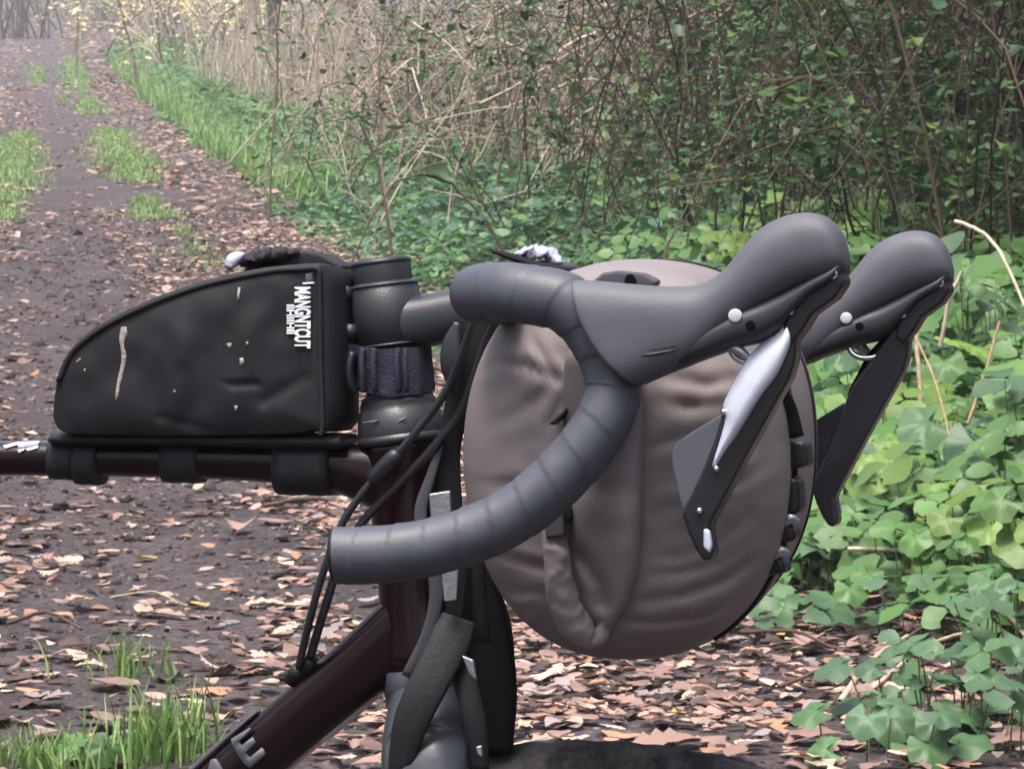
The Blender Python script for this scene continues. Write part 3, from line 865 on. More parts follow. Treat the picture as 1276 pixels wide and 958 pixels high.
sweep(mb, [Q(640, 322, -.02), Q(652, 316, -.02), Q(668, 314, -.02), Q(684, 318, -.02), Q(700, 330, -.02)], [(.0015, .006), (.0028, .009), (.0030, .010), (.0026, .009), (.0012, .005)], seg=24, sub=12, up=(0, 0, 1))
for i, v in enumerate(mb.v):
    v = Vector(v); mb.v[i] = tuple(v + Vector((.5, .3, 1)) * (noise.noise(v * 160) * .004 + noise.noise(v * 420) * .0022))
mb.build('reflective_tab', M['foil'], rbag)
prism_px('strap_panel', M['strapgrey'], rbag, [(736, 352), (750, 340), (770, 337), (800, 340), (822, 350), (815, 358), (760, 358)], -.147, -.130, False, .002)
prism_px('strap_slot', M['hole'], rbag, [(778, 354), (778, 347), (781, 342.5), (785, 341), (789, 343), (792, 348), (793, 354)], -.1485, -.140, False, .0005)
# black harness straps behind the head of the bicycle
def ribbon(name, m, pts, hw, th=.0014, upv=(0, 1, 0), par=None):
    return tube(name, m, par or rbag, [Q(*p) for p in pts], [(th, h / PXM) for h in (hw if not np.isscalar(hw) else [hw] * len(pts))], up=upv, seg=12, sub=7, exp=4)
ribbon('harness_strap', M['strap'], [(590, 395, -.045), (588, 440, -.044), (572, 500, -.040), (560, 560, -.038), (562, 640, -.036), (566, 720, -.036), (560, 790, -.035)], [16, 18, 17, 14, 15, 16, 14])
ribbon('harness_strap', M['bracket'], [(570, 402, -.050), (563, 430, -.052), (563, 460, -.052), (568, 490, -.048)], [4, 12, 13, 4], th=.002)
ribbon('harness_strap', M['strapgrey'], [(552, 545, -.040), (538, 590, -.042), (524, 640, -.042), (536, 690, -.042), (544, 740, -.040), (533, 790, -.036), (506, 842, -.032)], [4, 6, 8, 8, 9, 8, 6])
ribbon('harness_strap', M['strap'], [(598, 500, -.05), (597, 580, -.05), (596, 660, -.05), (598, 740, -.046), (604, 800, -.040)], [8, 9, 8, 8, 8])
ribbon('harness_strap', M['rubber'], [(572, 770, -.045), (560, 800, -.050), (532, 856, -.058), (512, 900, -.060), (500, 950, -.058), (496, 985, -.055)], [22, 26, 24, 22, 16, 12], th=.0025)
ribbon('harness_strap', M['rubber'], [(566, 790, -.044), (580, 850, -.048), (592, 900, -.050), (600, 960, -.046)], [14, 15, 14, 10], th=.0022)
ribbon('harness_strap', M['strap'], [(598, 700, -.02), (612, 780, -.02), (620, 860, -.02), (616, 935, -.015)], [12, 22, 24, 22], th=.006)
ribbon('harness_strap', M['strap'], [(602, 730, .01), (618, 800, .01), (620, 930, .012)], [16, 20, 18], th=.014)
# dark load pouch hanging behind the bag
ribbon('harness_strap', M['strap'], [(560, 680, -.01), (580, 760, -.01), (596, 850, -.01)], [20, 26, 22], th=.01)
for poly, l_ in (([(534, 615), (561, 611), (562, 640), (566, 650), (537, 655)], -.060), ([(549, 708), (572, 706), (569, 748), (553, 750)], -.0585), ([(575, 816), (590, 822), (594, 848), (584, 840)], -.062), ([(592, 930), (600, 928), (601, 944), (595, 940)], -.066)):
    prism_px('metal_clip', M['metal'], rbag, poly, l_, l_ + .004, False, .001)
rebase(rbag, pr)
# ------------------------------------------------------------------ the track's own coordinates: s along it, t to the right of it
PA = math.atan((638 - 60) / FPX)
SA, CA = math.sin(PA), math.cos(PA)
def st(s, t):
    return np.stack([-s * SA + t * CA, s * CA + t * SA], -1)
def to_st(x, y):
    return -x * SA + y * CA, x * CA + y * SA
def sstep(a, b, x):
    k = np.clip((x - a) / (b - a), 0, 1)
    return k * k * (3 - 2 * k)
_perm = np.random.default_rng(3).random((64, 64))
def vn(x, y, f=1.0):
    """smooth value noise 0..1 on arrays"""
    x = np.asarray(x) * f; y = np.asarray(y) * f
    xi, yi = np.floor(x).astype(int), np.floor(y).astype(int)
    fx, fy = x - xi, y - yi
    fx = fx * fx * (3 - 2 * fx); fy = fy * fy * (3 - 2 * fy)
    g = lambda i, j: _perm[i % 64, j % 64]
    return (g(xi, yi) * (1 - fx) + g(xi + 1, yi) * fx) * (1 - fy) + (g(xi, yi + 1) * (1 - fx) + g(xi + 1, yi + 1) * fx) * fy
def gh(s, t, fine=True):
    """ground height"""
    s = np.asarray(s, float); t = np.asarray(t, float)
    h = -.012 * np.exp(-((t - .15) / .28) ** 2) + .018 * np.exp(-((t - .68) / .2) ** 2) * sstep(14, 26, s)
    h = h + .14 * sstep(1.45, 2.7, t) + 1.5 * sstep(3.4, 6.0, t) * (1 - sstep(34, 46, s)) + .5 * sstep(3.4, 7, t) * sstep(34, 46, s)
    h = h + .12 * sstep(-1.2, -2.4, t) + .00009 * np.maximum(0, s - 50) ** 2 * (s < 260) + 3.97 * (s >= 260)
    if fine:
        h = h + .030 * (vn(s + 5, t, 1.1) - .5) + .016 * (vn(s, t + 9, 3.7) - .5) + .010 * (vn(s + 3, t, 11) - .5) + .006 * (vn(s, t, 31) - .5)
    return h
def nodes_leaf(name, trans=.3, rough=.5, attr='tone', gloss=.35):
    m, n, l, out = new_mat(name)
    at = n.new('ShaderNodeAttribute'); at.attribute_name = attr
    tc = n.new('ShaderNodeTexCoord')
    no = n.new('ShaderNodeTexNoise'); no.inputs['Scale'].default_value = 45; no.inputs['Detail'].default_value = 4
    l.new(tc.outputs['Object'], no.inputs['Vector'])
    mr = n.new('ShaderNodeMapRange'); mr.inputs[1].default_value = .25; mr.inputs[2].default_value = .75; mr.inputs[3].default_value = .68; mr.inputs[4].default_value = 1.3
    l.new(no.outputs[0], mr.inputs[0])
    mu = n.new('ShaderNodeMixRGB'); mu.blend_type = 'MULTIPLY'; mu.inputs[0].default_value = 1
    l.new(at.outputs['Color'], mu.inputs[1]); l.new(mr.outputs[0], mu.inputs[2])
    p = n.new('ShaderNodeBsdfPrincipled'); p.inputs['Roughness'].default_value = rough; p.inputs['Specular IOR Level'].default_value = gloss
    l.new(mu.outputs[0], p.inputs['Base Color'])
    tr = n.new('ShaderNodeBsdfTranslucent'); l.new(mu.outputs[0], tr.inputs['Color'])
    ms = n.new('ShaderNodeMixShader'); ms.inputs[0].default_value = trans
    l.new(p.outputs[0], ms.inputs[1]); l.new(tr.outputs[0], ms.inputs[2])
    l.new(ms.outputs[0], out.inputs['Surface'])
    return m
M['leaf'] = nodes_leaf('green_leaf', .30, .46, gloss=.36)
M['dryleaf'] = nodes_leaf('dry_leaf', .15, .6, gloss=.3)
M['twigs'] = nodes_leaf('woody_stem', 0, .8, gloss=.2)
M['crumb'] = nodes_leaf('soil_crumb', 0, .9, gloss=.2)

def set_tone(me, cols):
    a = me.color_attributes.new('tone', 'FLOAT_COLOR', 'POINT')
    c = np.ones((len(me.vertices), 4), np.float32); c[:, :3] = cols
    a.data.foreach_set('color', c.ravel())
def np_mesh(name, V, F, cols, m, smooth=True):
    """V (n,3), F (m,k) with one k"""
    me = bpy.data.meshes.new(name)
    k = F.shape[1]
    me.vertices.add(len(V)); me.vertices.foreach_set('co', np.ascontiguousarray(V, np.float32).ravel())
    me.loops.add(F.size); me.loops.foreach_set('vertex_index', np.ascontiguousarray(F, np.int32).ravel())
    me.polygons.add(len(F))
    me.polygons.foreach_set('loop_start', np.arange(0, F.size, k, dtype=np.int32))
    me.polygons.foreach_set('loop_total', np.full(len(F), k, np.int32))
    if smooth: me.polygons.foreach_set('use_smooth', np.ones(len(F), bool))
    me.update(calc_edges=True)
    set_tone(me, cols)
    me.materials.append(m)
    return me
def rot_zxz(yaw, tilt, spin):
    """rotation matrices (N,3,3): spin about own normal, tilt, then yaw"""
    def rz(a):
        c, s = np.cos(a), np.sin(a); z = np.zeros_like(a); o = np.ones_like(a)
        return np.stack([np.stack([c, -s, z], -1), np.stack([s, c, z], -1), np.stack([z, z, o], -1)], -2)
    c, s = np.cos(tilt), np.sin(tilt); z = np.zeros_like(tilt); o = np.ones_like(tilt)
    rx = np.stack([np.stack([o, z, z], -1), np.stack([z, c, -s], -1), np.stack([z, s, c], -1)], -2)
    return rz(yaw) @ rx @ rz(spin)
def scatter(tv, tf, pos, scale, rot, cols, curl, name, m):
    N, n_ = len(pos), len(tv)
    L = np.repeat(tv[None], N, 0) * scale[:, None, None]
    x = tv[None, :, 0] - .5; y = tv[None, :, 1]
    L[..., 2] += scale[:, None] * (curl[:, 0:1] * x * x + curl[:, 1:2] * y * y * 3 + curl[:, 2:3] * x * y * 2)
    L[..., 0] -= scale[:, None] * .5
    V = np.einsum('nij,nkj->nki', rot, L) + pos[:, None]
    F = (tf[None] + (np.arange(N) * n_)[:, None, None]).reshape(-1, tf.shape[1])
    c = np.repeat(cols[:, None], n_, 1).reshape(-1, 3)
    return np_mesh(name, V.reshape(-1, 3), F, c, m)
def leaf_template(stations):
    """stations: (x, half width); quads either side of the midrib"""
    v = []; f = []
    for i, (x, hw) in enumerate(stations):
        v += [(x, hw, .10 * hw), (x, 0, 0), (x, -hw, .10 * hw)]
        if i:
            a = (i - 1) * 3; b = i * 3
            f += [(a, b, b + 1, a + 1), (a + 1, b + 1, b + 2, a + 2)]
    return np.array(v, float), np.array(f)
OAK = leaf_template([(0, .015), (.10, .09), (.20, .19), (.28, .11), (.40, .27), (.48, .16), (.60, .32), (.70, .20), (.82, .23), (.93, .13), (1, .01)])
BEECH = leaf_template([(0, .01), (.12, .14), (.3, .27), (.5, .32), (.7, .26), (.88, .12), (1, .005)])
SIMPLE = leaf_template([(0, .02), (.28, .24), (.5, .18), (.75, .27), (1, .02)])
OVAL = leaf_template([(0, .01), (.2, .20), (.5, .30), (.8, .19), (1, .01)])
LANCE = leaf_template([(0, .01), (.35, .13), (.7, .09), (1, .004)])

# ------------------------------------------------------------------ ground
def soil_material():
    m, n, l, out = new_mat('woodland_soil')
    p = n.new('ShaderNodeBsdfPrincipled'); p.inputs['Roughness'].default_value = .88; p.inputs['Specular IOR Level'].default_value = .3
    g = n.new('ShaderNodeNewGeometry')
    def nz(sc, det=6, ro=.6):
        a = n.new('ShaderNodeTexNoise'); a.inputs['Scale'].default_value = sc; a.inputs['Detail'].default_value = det; a.inputs['Roughness'].default_value = ro
        l.new(g.outputs['Position'], a.inputs['Vector']); return a
    a, b, c = nz(2.2), nz(55, 8, .7), nz(240, 4)
    r = n.new('ShaderNodeValToRGB'); l.new(b.outputs[0], r.inputs[0])
    e = r.color_ramp.elements
    e[0].position = .32; e[0].color = (.022, .017, .018, 1); e[1].position = .72; e[1].color = (.135, .106, .108, 1)
    k = e.new(.5); k.color = (.060, .047, .049, 1)
    mx = n.new('ShaderNodeMixRGB'); mx.blend_type = 'MULTIPLY'; mx.inputs[0].default_value = 1
    mr = n.new('ShaderNodeMapRange'); mr.inputs[1].default_value = .3; mr.inputs[2].default_value = .7; mr.inputs[3].default_value = .65; mr.inputs[4].default_value = 1.35
    l.new(a.outputs[0], mr.inputs[0]); l.new(r.outputs[0], mx.inputs[1]); l.new(mr.outputs[0], mx.inputs[2])
    l.new(mx.outputs[0], p.inputs['Base Color'])
    bu = n.new('ShaderNodeBump'); bu.inputs['Strength'].default_value = .8; bu.inputs['Distance'].default_value = .012
    ad = n.new('ShaderNodeMath'); ad.operation = 'ADD'
    l.new(b.outputs[0], ad.inputs[0]); l.new(c.outputs[0], ad.inputs[1]); l.new(ad.outputs[0], bu.inputs['Height'])
    l.new(bu.outputs[0], p.inputs['Normal'])
    l.new(p.outputs[0], out.inputs['Surface'])
    return m
M['soil'] = soil_material()
sv = [-30., -12, -6, -3, -1, .5, 2, 4, 5.5]
d = 6.0
while d < 60: sv.append(d); d += .022 * (d / 7) ** 1.5
while d < 600: sv.append(d); d *= 1.03
tv_ = np.concatenate([[-300, -150, -60, -25, -12, -8, -5], np.arange(-3.4, -1, .1), np.arange(-1, 2.6, .022), np.arange(2.6, 7, .09), [8, 9, 11, 14, 20, 30, 60, 150, 300]])
S_, T_ = np.meshgrid(np.array(sv), tv_, indexing='ij')
XY = st(S_, T_)
Z = gh(S_, T_)
V = np.concatenate([XY, Z[..., None]], -1).reshape(-1, 3)
ns_, nt_ = S_.shape
I = np.arange(ns_ * nt_).reshape(ns_, nt_)
F = np.stack([I[:-1, :-1], I[:-1, 1:], I[1:, 1:], I[1:, :-1]], -1).reshape(-1, 4)
link('ground', np_mesh('ground', V, F, np.ones(3), M['soil']), kind='structure')

# ------------------------------------------------------------------ fallen leaves
TONES = {'pale tan': (.37, .265, .210), 'pinkish brown': (.245, .152, .126), 'dark brown': (.085, .052, .045), 'orange brown': (.32, .165, .10), 'greyish': (.22, .180, .175), 'yellow': (.40, .30, .09)}
TN = list(TONES); TC = np.array([TONES[k] for k in TN])
def litter_density(s, t):
    patch = vn(s + 20, t * 1.6, .9) * .6 + vn(s, t * 2 + 5, 2.7) * .4
    near = 1 - sstep(11, 17, s)
    rut = np.exp(-((t - .12) / .30) ** 4)
    d_ = .95 - rut * (.80 - .08 * near)
    d_ = d_ * np.where(t < -.25, .75, 1) * (.55 + .45 * sstep(.2, .75, t + .25 * (1 - near)))
    d_ = d_ * np.maximum(.10 + 1.35 * sstep(.34, .60, patch), .72 * near * sstep(.55, .95, t))
    d_ = d_ * (1 - .75 * sstep(1.6, 2.6, t)) * (1 - .85 * sstep(2.8, 3.4, t) * 0)
    d_ = d_ * (1 - .55 * np.exp(-((t - .66) / .22) ** 2) * sstep(24, 32, s))
    return np.clip(d_, 0, 1)
def sample_litter(n_, s0, s1, power=1.0, t0=-2.6, t1=3.4):
    s = s0 + (s1 - s0) * rng.random(n_) ** power
    t = t0 + (t1 - t0) * rng.random(n_)
    k = rng.random(n_) < litter_density(s, t)
    return s[k], t[k]
def litter(name, n_, s0, s1, tmpl, size, lift, power=1.0):
    s, t = sample_litter(n_, s0, s1, power)
    N = len(s)
    xy = st(s, t)
    z = gh(s, t) + lift * rng.random(N) ** 1.5 * (.3 + litter_density(s, t)) + .004
    pos = np.concatenate([xy, z[:, None]], 1)
    sc = size * np.exp(rng.normal(0, .32, N))
    tilt = np.abs(rng.normal(0, .15, N))
    rot = rot_zxz(rng.random(N) * 6.283, tilt, rng.random(N) * 6.283)
    ci = rng.choice(len(TN), N, p=[.25, .36, .25, .06, .075, .005])
    cols = TC[ci] * np.exp(rng.normal(0, .22, N))[:, None]
    curl = rng.normal(0, 1, (N, 3)) * np.array([.34, .16, .25])
    me = scatter(tmpl[0], tmpl[1], pos, sc, rot, cols, curl, name, M['dryleaf'])
    return link(name, me, kind='stuff', label='bed of small brown fallen leaves covering the track', category='leaf litter') if False else link(name, me, kind='stuff')
def merge(name, metas, label, cat):
    """join scattered meshes of one mass into one object"""
    bm = bmesh.new()
    for o in metas: bm.from_mesh(o.data)
    me = bpy.data.meshes.new(name); bm.to_mesh(me); bm.free()
    me.materials.append(metas[0].data.materials[0])
    for o in metas:
        d_ = o.data; bpy.data.objects.remove(o); bpy.data.meshes.remove(d_)
    o = link(name, me, kind='stuff', label=label, category=cat)
    return o
parts_ = [litter('l', 9000, 2.0, 7.0, SIMPLE, .055, .02), litter('l', 8000, 7.0, 12.5, OAK, .050, .024), litter('l', 24000, 7.0, 12.5, BEECH, .030, .014), litter('l', 7000, 7.0, 12.5, BEECH, .044, .020),
          litter('l', 34000, 12.5, 28, SIMPLE, .046, .03, 1.1), litter('l', 26000, 28, 85, SIMPLE, .075, .03, 1.3), litter('l', 12000, 80, 190, SIMPLE, .15, .03, 1.2)]
merge('leaf_litter', parts_, 'bed of brown and tan fallen leaves covering the woodland track', 'leaf litter')

# soil crumbs and grit in the bare rut
def crumbs(n_, s0, s1, size):
    s = s0 + (s1 - s0) * rng.random(n_); t = -1.6 + 3.4 * rng.random(n_)
    N = n_
    xy = st(s, t); z = gh(s, t)
    pos = np.concatenate([xy, z[:, None]], 1)
    ov = np.array([(1, 0, 0), (-1, 0, 0), (0, 1, 0), (0, -1, 0), (0, 0, .7), (0, 0, -.7)]) * .5
    ov = ov + np.array([.5, 0, 0])
    of = np.array([(0, 2, 4), (2, 1, 4), (1, 3, 4), (3, 0, 4), (2, 0, 5), (1, 2, 5), (3, 1, 5), (0, 3, 5)])
    sc = size * np.exp(rng.normal(0, .5, N))
    rot = rot_zxz(rng.random(N) * 6.3, rng.normal(0, .5, N), rng.random(N) * 6.3)
    g = np.exp(rng.normal(-.1, .45, N))[:, None] * np.array([.075, .060, .060])
    return link('crumb', scatter(ov, of, pos, sc, rot, g, rng.normal(0, .4, (N, 3)), 'crumb', M['crumb']))
merge('soil_crumbs', [crumbs(16000, 5, 13, .012), crumbs(9000, 12, 28, .02)], 'dark crumbs of soil and grit scattered over the bare wheel rut', 'grit')

# single fallen leaves: the ones that show largest
shapes = []
for k in range(7):
    tvv, tff = (OAK if k % 3 else BEECH)
    for ti in range(5):
        cu = rng.normal(0, 1, (1, 3)) * np.array([.34, .18, .25])
        me = scatter(tvv, tff, np.zeros((1, 3)), np.ones(1), np.eye(3)[None], TC[ti:ti + 1] * np.exp(rng.normal(.1, .15)), cu, 'fallen_leaf', M['dryleaf'])
        shapes.append((ti, me, 'lobed' if k % 3 else 'oval'))
LAB = {0: 'pale tan dry leaf lying loose on the woodland track', 1: 'pinkish brown dry leaf lying loose on the woodland track', 2: 'dark brown rotting leaf lying loose on the woodland track',
       3: 'orange brown dry leaf lying loose on the woodland track', 4: 'greyish dry leaf lying loose on the woodland track'}
def px_ground(px, py):
    d_ = ray(px, py); k = -CAM_H / d_.z
    p = CAMP + d_ * k
    for _ in range(4):
        s, t = to_st(p.x, p.y); k = (float(gh(s, t)) - CAM_H) / d_.z; p = CAMP + d_ * k
    return p
spots = [(100, 762, .085, 0), (75, 775, .05, 3), (300, 665, .10, 1), (140, 858, .085, 1), (135, 912, .085, 1), (35, 870, .06, 3), (228, 840, .05, 3), (60, 722, .06, 0), (175, 742, .04, 0), (310, 830, .055, 0), (92, 832, .04, 0), (60, 880, .075, 4),
         (1010, 815, .09, 1), (960, 920, .085, 3), (880, 830, .06, 1), (720, 790, .08, 1), (690, 850, .06, 0), (850, 870, .05, 1), (920, 880, .07, 1), (780, 890, .065, 1), (640, 920, .06, 0), (1110, 820, .06, 1), (1160, 770, .07, 1), (260, 690, .05, 3)]
cnt = 0
def put_leaf(x, y, size, ti, tilt):
    cands = [(me, sh) for k, me, sh in shapes if k == ti]
    me, sh = cands[random.randrange(len(cands))]
    o = link('fallen_leaf', me)
    s, t = to_st(x, y)
    o.location = (x, y, float(gh(s, t)) + .012 + random.random() * .012)
    o.rotation_euler = Matrix.Rotation(random.random() * 6.28, 3, 'Z').to_4x4().to_euler()
    q = Matrix.Rotation(random.random() * 6.28, 3, 'Z') @ Matrix.Rotation(tilt, 3, 'X') @ Matrix.Rotation(random.random() * 6.28, 3, 'Z')
    o.rotation_euler = q.to_euler()
    o.scale = (size, size, size)
    o['label'] = LAB[ti].replace(' leaf ', f' {sh} leaf '); o['category'] = 'leaf'; o['group'] = LAB[ti].split(' leaf')[0] + f' {sh} leaves fallen on the track'
for px, py, sz, ti in spots:
    p = px_ground(px, py); put_leaf(p.x, p.y, sz * 1.15, ti, random.gauss(.05, .12)); cnt += 1
while cnt < 270:
    px = random.uniform(-20, 1150); py = 958 - 420 * random.random() ** 1.5
    p = px_ground(px, py); s, t = to_st(p.x, p.y)
    if t > 1.75 or random.random() > float(litter_density(np.array(s), np.array(t))) + .08: continue
    put_leaf(p.x, p.y, .050 * math.exp(random.gauss(0, .28)), random.choices(range(5), [.28, .4, .1, .1, .12])[0], random.gauss(.05, .16)); cnt += 1

# ------------------------------------------------------------------ stems helper: many thin tapered canes in one mesh
def canes(paths, radii, cols, name='stems', seg=5):
    """paths list of (k,3) arrays, radii list of (r0, r1)"""
    Vs, Fs, Cs = [], [], []
    off = 0
    for P, (r0, r1), c in zip(paths, radii, cols):
        T, N, B = frames(P)
        k = len(P)
        rr = np.linspace(r0, r1, k)[:, None, None]
        a = np.arange(seg) * 2 * math.pi / seg
        ring = P[:, None] + rr * (N[:, None] * np.cos(a)[None, :, None] + B[:, None] * np.sin(a)[None, :, None])
        Vs.append(ring.reshape(-1, 3))
        i = np.arange(k - 1)[:, None] * seg; j = np.arange(seg)[None]
        f = np.stack([i + j, i + (j + 1) % seg, i + seg + (j + 1) % seg, i + seg + j], -1).reshape(-1, 4) + off
        Fs.append(f); off += k * seg
        Cs.append(np.repeat(np.array(c)[None], k * seg, 0))
    return np_mesh(name, np.concatenate(Vs), np.concatenate(Fs), np.concatenate(Cs), M['twigs'])
def arch(base, az_, reach, height, n_=12, droop=.4, wig=.05, curve=0):
    u = np.linspace(0, 1, n_)
    az2 = az_ + curve * u
    r_ = reach * u ** 1.2
    z = height * (np.sin(np.minimum(u * (1 + droop), 1.9) * math.pi / 2 / 1.0 * .95))
    p = np.stack([base[0] + r_ * np.cos(az2), base[1] + r_ * np.sin(az2), base[2] + z], 1)
    w_ = np.cumsum(rng.normal(0, wig, (n_, 3)), 0) * np.array([1, 1, .6]) * u[:, None] ** .5
    return p + w_
def leaves_on(paths, per, size, cols, cvar, tmpl=OVAL, start=.2, spread=.02, hang=.5, name='leaves', clump=True):
    pos, yaw = [], []
    for P in paths:
        k = rng.poisson(per * math.exp(rng.normal(-.3, .8)))
        u = start + (1 - start) * rng.random(k)
        idx = u * (len(P) - 1); i = np.minimum(idx.astype(int), len(P) - 2); f = (idx - i)[:, None]
        pos.append(P[i] * (1 - f) + P[i + 1] * f + rng.normal(0, spread, (k, 3)))
    pos = np.concatenate(pos)
    if clump:
        ss, tt = to_st(pos[:, 0], pos[:, 1])
        pos = pos[rng.random(len(pos)) < .12 + .95 * sstep(.38, .62, vn(ss * 1.0 + 11, pos[:, 2] * 1.6 + tt * .7, 2.6))]
    N = len(pos)
    sc = size * np.exp(rng.normal(0, .3, N))
    rot = rot_zxz(rng.random(N) * 6.283, np.abs(rng.normal(0, hang, N)), rng.random(N) * 6.283)
    cc = np.array(cols)[rng.integers(0, len(cols), N)] * np.exp(rng.normal(0, cvar, N))[:, None]
    return scatter(tmpl[0], tmpl[1], pos, sc, rot, cc, rng.normal(0, .5, (N, 3)), name, M['leaf'])
def local(me, o):
    """move mesh data to be relative to a thing's base"""
    n_ = len(me.vertices); a = np.empty(n_ * 3, np.float32)
    me.vertices.foreach_get('co', a); a = a.reshape(-1, 3) - np.array(o.location, np.float32)[None]
    me.vertices.foreach_set('co', a.ravel()); me.update()
def gpos(s, t, dz=0):
    xy = st(np.array(s), np.array(t)); return Vector((float(xy[0]), float(xy[1]), float(gh(s, t)) + dz))

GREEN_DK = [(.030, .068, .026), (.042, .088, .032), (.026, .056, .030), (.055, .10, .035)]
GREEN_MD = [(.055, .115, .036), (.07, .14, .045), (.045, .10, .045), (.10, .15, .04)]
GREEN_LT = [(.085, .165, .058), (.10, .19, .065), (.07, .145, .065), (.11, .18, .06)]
YELLOW = [(.52, .43, .16), (.60, .53, .30), (.46, .43, .20), (.58, .53, .38), (.42, .42, .20)]
PALE = [(.30, .245, .185), (.36, .30, .24), (.24, .19, .15), (.18, .14, .11)]
BROWN = [(.075, .050, .036), (.11, .078, .056), (.050, .034, .027), (.17, .125, .092)]

def bush(name, label, group, s, t, h, reach, nst, per, lsize, lcols, scols, rad=(.006, .002), dead=0, tmpl=OVAL, spread=.03, droop=.45, wide=.5, hang=.5, cat='shrub', lstart=.15, deadcol=PALE):
    b = gpos(s, t)
    o = empty(name, b, label, cat, group)
    paths, rads, cols = [], [], []
    for i in range(nst):
        bb = np.array([b.x + rng.normal(0, wide), b.y + rng.normal(0, wide), b.z - .05])
        s_, t_ = to_st(bb[0], bb[1]); bb[2] = gh(s_, t_) - .03
        paths.append(arch(bb, rng.random() * 6.283, reach * (.35 + rng.random() * .9), h * (.45 + rng.random() * .7), droop=droop * rng.random() * 2, wig=.05, curve=rng.normal(0, .8)))
        k = .6 + rng.random() * .9
        rads.append((rad[0] * k, rad[1] * k)); cols.append(np.array(scols[rng.integers(len(scols))]) * math.exp(rng.normal(0, .2)))
    lp = list(paths)
    for i in range(dead):                           # dead canes crossing at random
        c0 = np.array([b.x + rng.normal(0, wide * 1.5), b.y + rng.normal(0, wide * 1.2), b.z + rng.random() * h * .9])
        dd = rng.normal(0, 1, 3) * np.array([1, .6, .9]); dd /= np.linalg.norm(dd)
        ln = .3 + rng.random() * .8
        u = np.linspace(-.5, .5, 6)[:, None]
        P = c0 + dd * u * ln + np.array([0, 0, -1.]) * (u ** 2) * rng.random() * .6 + np.cumsum(rng.normal(0, .012, (6, 3)), 0)
        s_, t_ = to_st(P[:, 0], P[:, 1]); P[:, 2] = np.maximum(P[:, 2], gh(s_, t_) + .01)
        paths.append(P); k = .5 + rng.random() * .8
        rads.append((rad[0] * k * .8, rad[1] * k)); cols.append(np.array(deadcol[rng.integers(len(deadcol))]) * math.exp(rng.normal(-.1, .3)))
    me = canes(paths, rads, cols); local(me, o); link('stems', me, o, kind='stuff')
    if per:
        me = leaves_on(lp, per, lsize, lcols, .25, tmpl, lstart, spread, hang); local(me, o); link('leaves', me, o, kind='stuff')
    return o
# dark hedge on the right
gi = 'shrubs of the dark hedge beside the track'
hedge = [('oval leaved hedge shrub with arching brown stems at the shaded end of the hedge', 12.2, 3.3), ('hedge shrub with dark oval leaves rooted behind the broad leaved herbs', 13.6, 3.1), ('dense dark green hedge shrub in deep shade beside the verge', 15.2, 3.2),
         ('tangled hedge shrub of brown stems and few leaves in the dark hedge', 16.8, 3.15), ('leafy hedge shrub next to the brown stem tangle', 18.6, 3.2), ('hedge shrub where dark leaves give way to pale canes', 20.6, 3.1)]
for i, (lb, s, t) in enumerate(hedge):
    bush('hedge_shrub', lb, gi, s, t, 1.35, 1.25, 70, 88 if i != 3 else 54, .043, GREEN_DK + GREEN_MD, [tuple(x * .75 for x in c) for c in BROWN[:3]], rad=(.0045, .0014), dead=24, wide=.5, droop=.75, deadcol=BROWN[:3] + PALE[3:], spread=.035)
# second row, taller, behind
for i, (s, t) in enumerate(((11.5, 4.6), (13.6, 4.9), (16, 4.7), (18.5, 5), (21, 4.8), (24, 4.9), (27, 4.8), (30, 5.0), (33.5, 4.9), (37, 5.2))):
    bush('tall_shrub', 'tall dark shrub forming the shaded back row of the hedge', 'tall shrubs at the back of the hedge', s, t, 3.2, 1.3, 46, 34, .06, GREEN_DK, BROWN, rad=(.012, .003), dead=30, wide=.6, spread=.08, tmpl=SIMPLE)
# bramble tangle of pale canes
gb = 'bramble bushes with pale canes'
for i, (s, t, pr_) in enumerate(((22.5, 2.95, 9), (24.5, 3.1, 9), (26.5, 2.9, 8), (29, 3.0, 8), (31.5, 3.0, 7), (34, 3.05, 7), (36.5, 3.7, 7))):
    lbs = ['bramble bush of pale dead canes joining the dark hedge', 'bramble bush with pale canes and scattered broad leaves above the verge', 'bramble tangle with a few yellow green leaves', 'sprawling bramble bush with long leaning pale canes', 'bramble thicket of grey and straw canes behind the herbs',
           'loose bramble bush with small dark leaves low down', 'bramble bush in front of the pale tree trunks', 'low dark leaved bramble beside the grassy verge']
    bush('bramble_bush', lbs[i], gb, s, t, 1.30, 1.15, 46, pr_ * 4.0, .052, GREEN_MD + GREEN_DK + GREEN_LT[:1], PALE[1:] + BROWN[1:2], rad=(.0065, .0022), dead=100, wide=.5, tmpl=OVAL, spread=.06, droop=.8, deadcol=PALE[:3])
